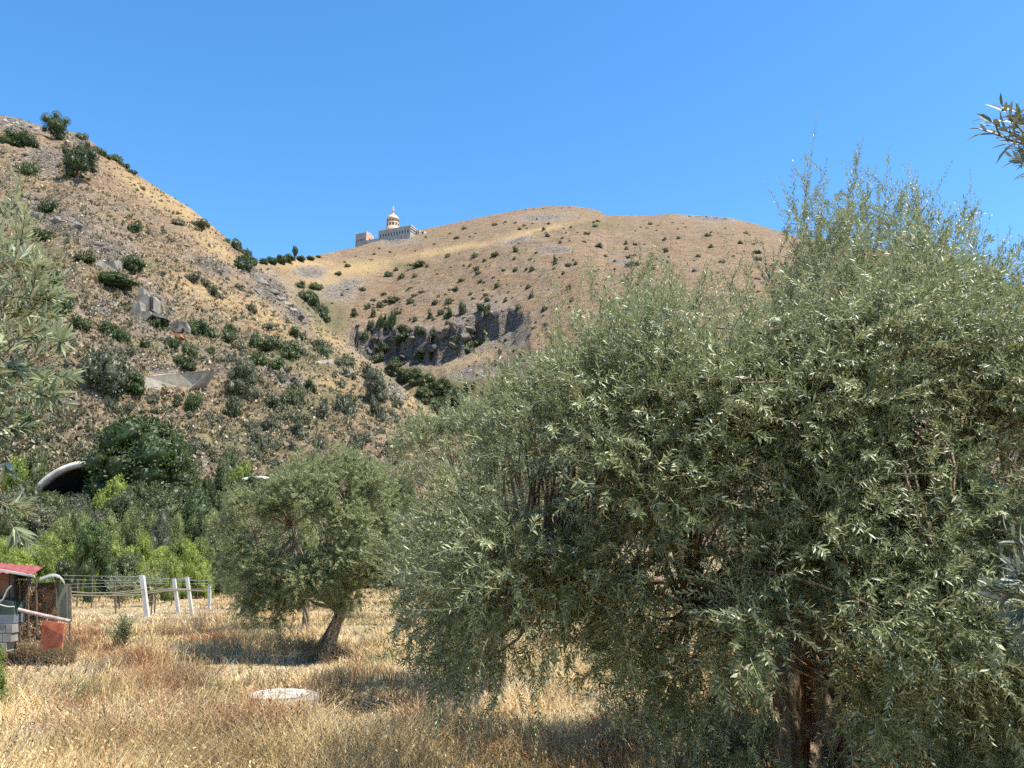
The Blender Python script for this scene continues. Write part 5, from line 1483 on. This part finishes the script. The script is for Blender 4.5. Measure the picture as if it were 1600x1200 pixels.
spr = [(PN(1635, 245, 1.6), PN(1540, 180, 1.55), 0), (PN(1620, 232, 1.6), PN(1534, 204, 1.55), 0), (PN(1625, 235, 1.58), PN(1556, 168, 1.55), 0), (PN(1655, 262, 1.6), PN(1580, 222, 1.55), 0), (PN(1640, 225, 1.6), PN(1585, 168, 1.55), 0), (PN(1640, 215, 1.7), PN(1592, 186, 1.7), 0), (PN(1650, 290, 1.7), PN(1580, 238, 1.7), 0), (PN(1660, 250, 1.8), PN(1590, 255, 1.8), 0),
       (PN(1660, 950, 1.8), PN(1530, 925, 1.8), 2), (PN(1640, 960, 1.8), PN(1570, 870, 1.8), 2), (PN(1650, 900, 1.9), PN(1575, 820, 1.9), 1), (PN(1660, 980, 1.9), PN(1580, 1010, 1.9), 2), (PN(1650, 930, 1.8), PN(1560, 975, 1.8), 1), (PN(1630, 950, 1.8), PN(1545, 900, 1.8), 1)]
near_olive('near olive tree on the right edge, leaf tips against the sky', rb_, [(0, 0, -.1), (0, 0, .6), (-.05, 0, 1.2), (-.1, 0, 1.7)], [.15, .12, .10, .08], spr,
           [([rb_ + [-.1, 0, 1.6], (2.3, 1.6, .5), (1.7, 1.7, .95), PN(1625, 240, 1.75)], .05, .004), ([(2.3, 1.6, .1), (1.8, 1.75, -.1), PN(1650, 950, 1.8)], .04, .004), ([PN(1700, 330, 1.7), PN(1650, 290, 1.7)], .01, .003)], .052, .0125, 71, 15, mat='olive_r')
# bright sucker shoots at the foot of the big olive
def sucker():
    r = np.random.default_rng(5); leaves = Soup(); twigs = Soup()
    t = empty('olive_sucker', (2.45, 7.3, float(H(2.45, np.array(7.3)))), 'bright green sucker shoots at the foot of the big olive trunk', 'olive shoots'); off = np.array(t.location)
    N = 46
    S = np.array([2.45, 7.25, off[2]]) + r.normal(size=(N, 3)) * [.24, .15, 0]
    D = unit(r.normal(size=(N, 3)) * .38 + [0, 0, 1]); L_ = r.uniform(.25, .62, N)
    grow(leaves, twigs, S - off, D, L_, r.normal(size=(N, 3)) * .15, 26, .05, .012, .002, r=r)
    add_obj('stems', twigs.mesh('stems'), t, M['twig_green']); add_obj('leaves', leaves.mesh('leaves'), t, M['sucker'])
M['sucker'] = leafmat('sucker_leaf', [(0, (.09, .16, .04)), (.5, (.17, .27, .07)), (1, (.30, .40, .14))], trans=.3)
sucker()

# ------------------------------------------------------------------ dry grass
def grass_material():
    m, nt, b = newmat('dry_grass')
    at = nt.nodes.new('ShaderNodeAttribute'); at.attribute_name = 'col'
    nt.links.new(at.outputs['Color'], b.inputs['Base Color'])
    b.inputs['Roughness'].default_value = .7; b.inputs['Specular IOR Level'].default_value = .25
    tb = nt.nodes.new('ShaderNodeBsdfTranslucent'); nt.links.new(at.outputs['Color'], tb.inputs[0])
    mx = nt.nodes.new('ShaderNodeMixShader'); mx.inputs[0].default_value = .3
    nt.links.new(b.outputs[0], mx.inputs[1]); nt.links.new(tb.outputs[0], mx.inputs[2])
    nt.links.new(mx.outputs[0], nt.nodes['Material Output'].inputs[0])
    return m
M['grass'] = grass_material()
RUST = [(255, 1085, 70, 45, 20), (110, 1000, 70, 20, 0), (350, 1165, 70, 30, 0), (300, 965, 60, 18, 0), (120, 1150, 60, 40, 0), (500, 1110, 60, 25, 0), (640, 1150, 40, 25, 0), (160, 970, 40, 15, 0), (60, 1040, 50, 25, 0), (210, 1050, 60, 30, 30), (540, 1030, 40, 16, 0), (420, 1190, 60, 20, 0), (330, 1000, 50, 12, 0), (970, 1190, 40, 20, 0)]
GRN = [(400, 985, 70, 22, 0), (470, 1012, 50, 12, 0), (600, 1040, 40, 16, 0), (470, 1125, 60, 22, 0), (120, 1120, 50, 40, 0), (970, 1035, 60, 16, 0), (700, 1010, 80, 20, 0), (340, 1110, 40, 30, 0), (20, 1020, 40, 30, 0), (1150, 1180, 90, 40, 0), (540, 980, 60, 12, 0), (840, 1070, 40, 30, 0), (210, 1010, 30, 12, 0), (1330, 1190, 60, 40, 0)]
PALE = [(760, 1090, 110, 28, 0), (940, 1110, 90, 25, 0), (900, 1170, 80, 25, 0), (560, 1000, 60, 14, 0), (220, 960, 120, 18, 0), (420, 1045, 110, 18, 0), (560, 1160, 70, 30, 0), (40, 1160, 60, 40, 0), (240, 1165, 130, 14, 0), (650, 1060, 50, 14, 0), (100, 1045, 80, 14, 0), (260, 1020, 60, 12, 0)]
def grass(name, n, ymin, ymax, hgt, wid, seed, label, power=1.0, stalk=False):
    r = np.random.default_rng(seed)
    Y = ymin * (ymax / ymin) ** r.random(n)
    t_ = r.uniform(-.78, .78, n)
    X = t_ * Y
    cl = fbm(X * 1.1, Y * 1.1, 3)
    keep = r.random(n) < np.clip(.62 + 1.3 * cl, .12, 1)
    X, Y = X[keep], Y[keep]; n = len(X)
    Z = H(X, Y)
    px, py = proj(X, Y, Z)
    wob = 18 * fbm(X * .8, Y * .8, 3)
    ru, gn, pa = (blob(px + wob, py + wob * .4, q) for q in (RUST, GRN, PALE))
    nz = fbm(X * .5 + 9, Y * .5, 3); nz2 = fbm(X * .9 + 3, Y * .9 + 8, 3)
    ru = np.clip(ru * 1.15 + nz * .85, 0, 1); gn = np.clip(gn * .8 + nz2 * .6 - .12, 0, 1)
    t = r.random(n)[:, None]
    straw = np.array([.46, .315, .13]) * (1 - t) + np.array([.81, .62, .315]) * t
    rust = np.array([.22, .09, .04]) * (1 - t) + np.array([.44, .23, .115]) * t
    grn = np.array([.10, .12, .045]) * (1 - t) + np.array([.26, .27, .12]) * t
    brown = np.array([.20, .14, .085]) * (1 - t) + np.array([.34, .26, .16]) * t
    pick = r.random(n)
    c = np.where((pick < ru * .8)[:, None], rust, np.where((pick > 1 - gn * .75)[:, None], grn, np.where((r.random(n) < .22)[:, None], brown, straw)))
    pk = (r.random(n) < pa * .8)[:, None]
    c = np.where(pk, np.array([.62, .50, .31]) * (1 - t) + np.array([.84, .71, .47]) * t, c) * np.clip(1 + .9 * fbm(X * .7 + 40, Y * .7, 2), .55, 1.3)[:, None]
    hh = hgt * r.uniform(.45, 1.15, n) * np.clip(1 + 2.0 * fbm(X * .45, Y * .45, 3), .35, 1.9) * (1 - .6 * pa)
    hh = hh * np.interp(Y, [13, 24, 34], [1, .8, .5])
    lean = r.normal(size=(n, 2)) * .28 + np.array([-.08, .05])
    a = r.random(n) * np.pi
    side = np.stack([np.cos(a), np.sin(a) * .6, 0 * a], -1) * (wid * Y * r.uniform(.6, 1.3, n))[:, None] * .5
    B = np.stack([X, Y, Z - .02], -1)
    up = np.stack([lean[:, 0] * hh, lean[:, 1] * hh, hh], -1)
    tip = np.stack([lean[:, 0] * hh * .9, lean[:, 1] * hh * .9, -.12 * hh], -1)
    v = np.stack([B - side, B + side, B + up * .55 + side * .75, B + up * .55 - side * .75, B + up + tip], 1)
    base = np.arange(n)[:, None] * 5
    sp = Soup()
    cc_ = np.repeat(c, 5, 0)
    sp.add(v.reshape(-1, 3), quads=base + [0, 1, 2, 3], tris=base + [3, 2, 4], col=cc_)
    if stalk:
        m = (r.random(n) < .14) & (Y < 16)
        Pb = (B + up + tip)[m]; k = len(Pb)
        for j in range(5):
            D = unit(up[m] / hh[m][:, None] + r.normal(size=(k, 3)) * .5)
            L_ = r.uniform(.02, .05, k)
            vv, tr, nv = leaf_geo(Pb - up[m] * (j * .05), D, unit(r.normal(size=(k, 3))), L_, L_ * .4)
            sp.add(vv, tris=tr, col=np.repeat(c[m] * .9, nv, 0))
    return tag(add_obj(name, sp.mesh(name), None, M['grass']), label, 'grass', kind='stuff')
grass('dry_grass', 760000, 5.5, 78, .44, .0009, 301, 'dry straw, rust and greenish grass covering the whole field', 1.0, True)
# dead branching weeds
def weeds():
    r = np.random.default_rng(9); sp = Soup()
    spots = [(r.uniform(20, 640), r.uniform(985, 1195)) for _ in range(420)] + [(r.uniform(15, 115), r.uniform(1022, 1042)) for _ in range(150)] + [(r.uniform(250, 400), r.uniform(960, 1000)) for _ in range(110)] + [(r.uniform(470, 530), r.uniform(1015, 1040)) for _ in range(70)]
    base = cast(spots)
    NS = 7
    S = np.repeat(base, NS, 0); N = len(S)
    D = unit(r.normal(size=(N, 3)) * .38 + [0, 0, 1]); L_ = np.repeat(r.uniform(.3, .75, len(base)), NS) * r.uniform(.6, 1, N)
    tw = Soup()
    cl = Soup()
    grow(cl, tw, S, D, L_, r.normal(size=(N, 3)) * .2, 16, .03, .014, .004, r=r, spread=.7)
    o = add_obj('dead_weeds', cl.mesh('dead_weeds'), None, M['dryweed'])
    tag(o, 'dead brown branching weeds among the dry grass', 'weeds', kind='stuff')
    o2 = add_obj('weed_stems', tw.mesh('weed_stems'), None, M['dryweed']); tag(o2, 'dead weed stems among the dry grass', 'weeds', kind='stuff')
weeds()
# dry climber inside the pen by the shed
def pen_weeds():
    r = np.random.default_rng(19); N = 620
    a = r.uniform(22, 90, N); b = r.uniform(925, 1005, N)
    S = P(a, b, SY + .35 + r.uniform(-.2, .3, N)); D = unit(r.normal(size=(N, 3)) * .5 + [0, 0, .8])
    cl, tw = Soup(), Soup()
    grow(cl, tw, S, D, r.uniform(.15, .4, N), r.normal(size=(N, 3)) * .2, 16, .05, .024, .006, r=r)
    off = np.array(pen.location)
    for v in range(len(cl.V)): cl.V[v] = cl.V[v] - off
    add_obj('dry_climber', cl.mesh('dry_climber'), pen, M['dryweed'])
pen_weeds()
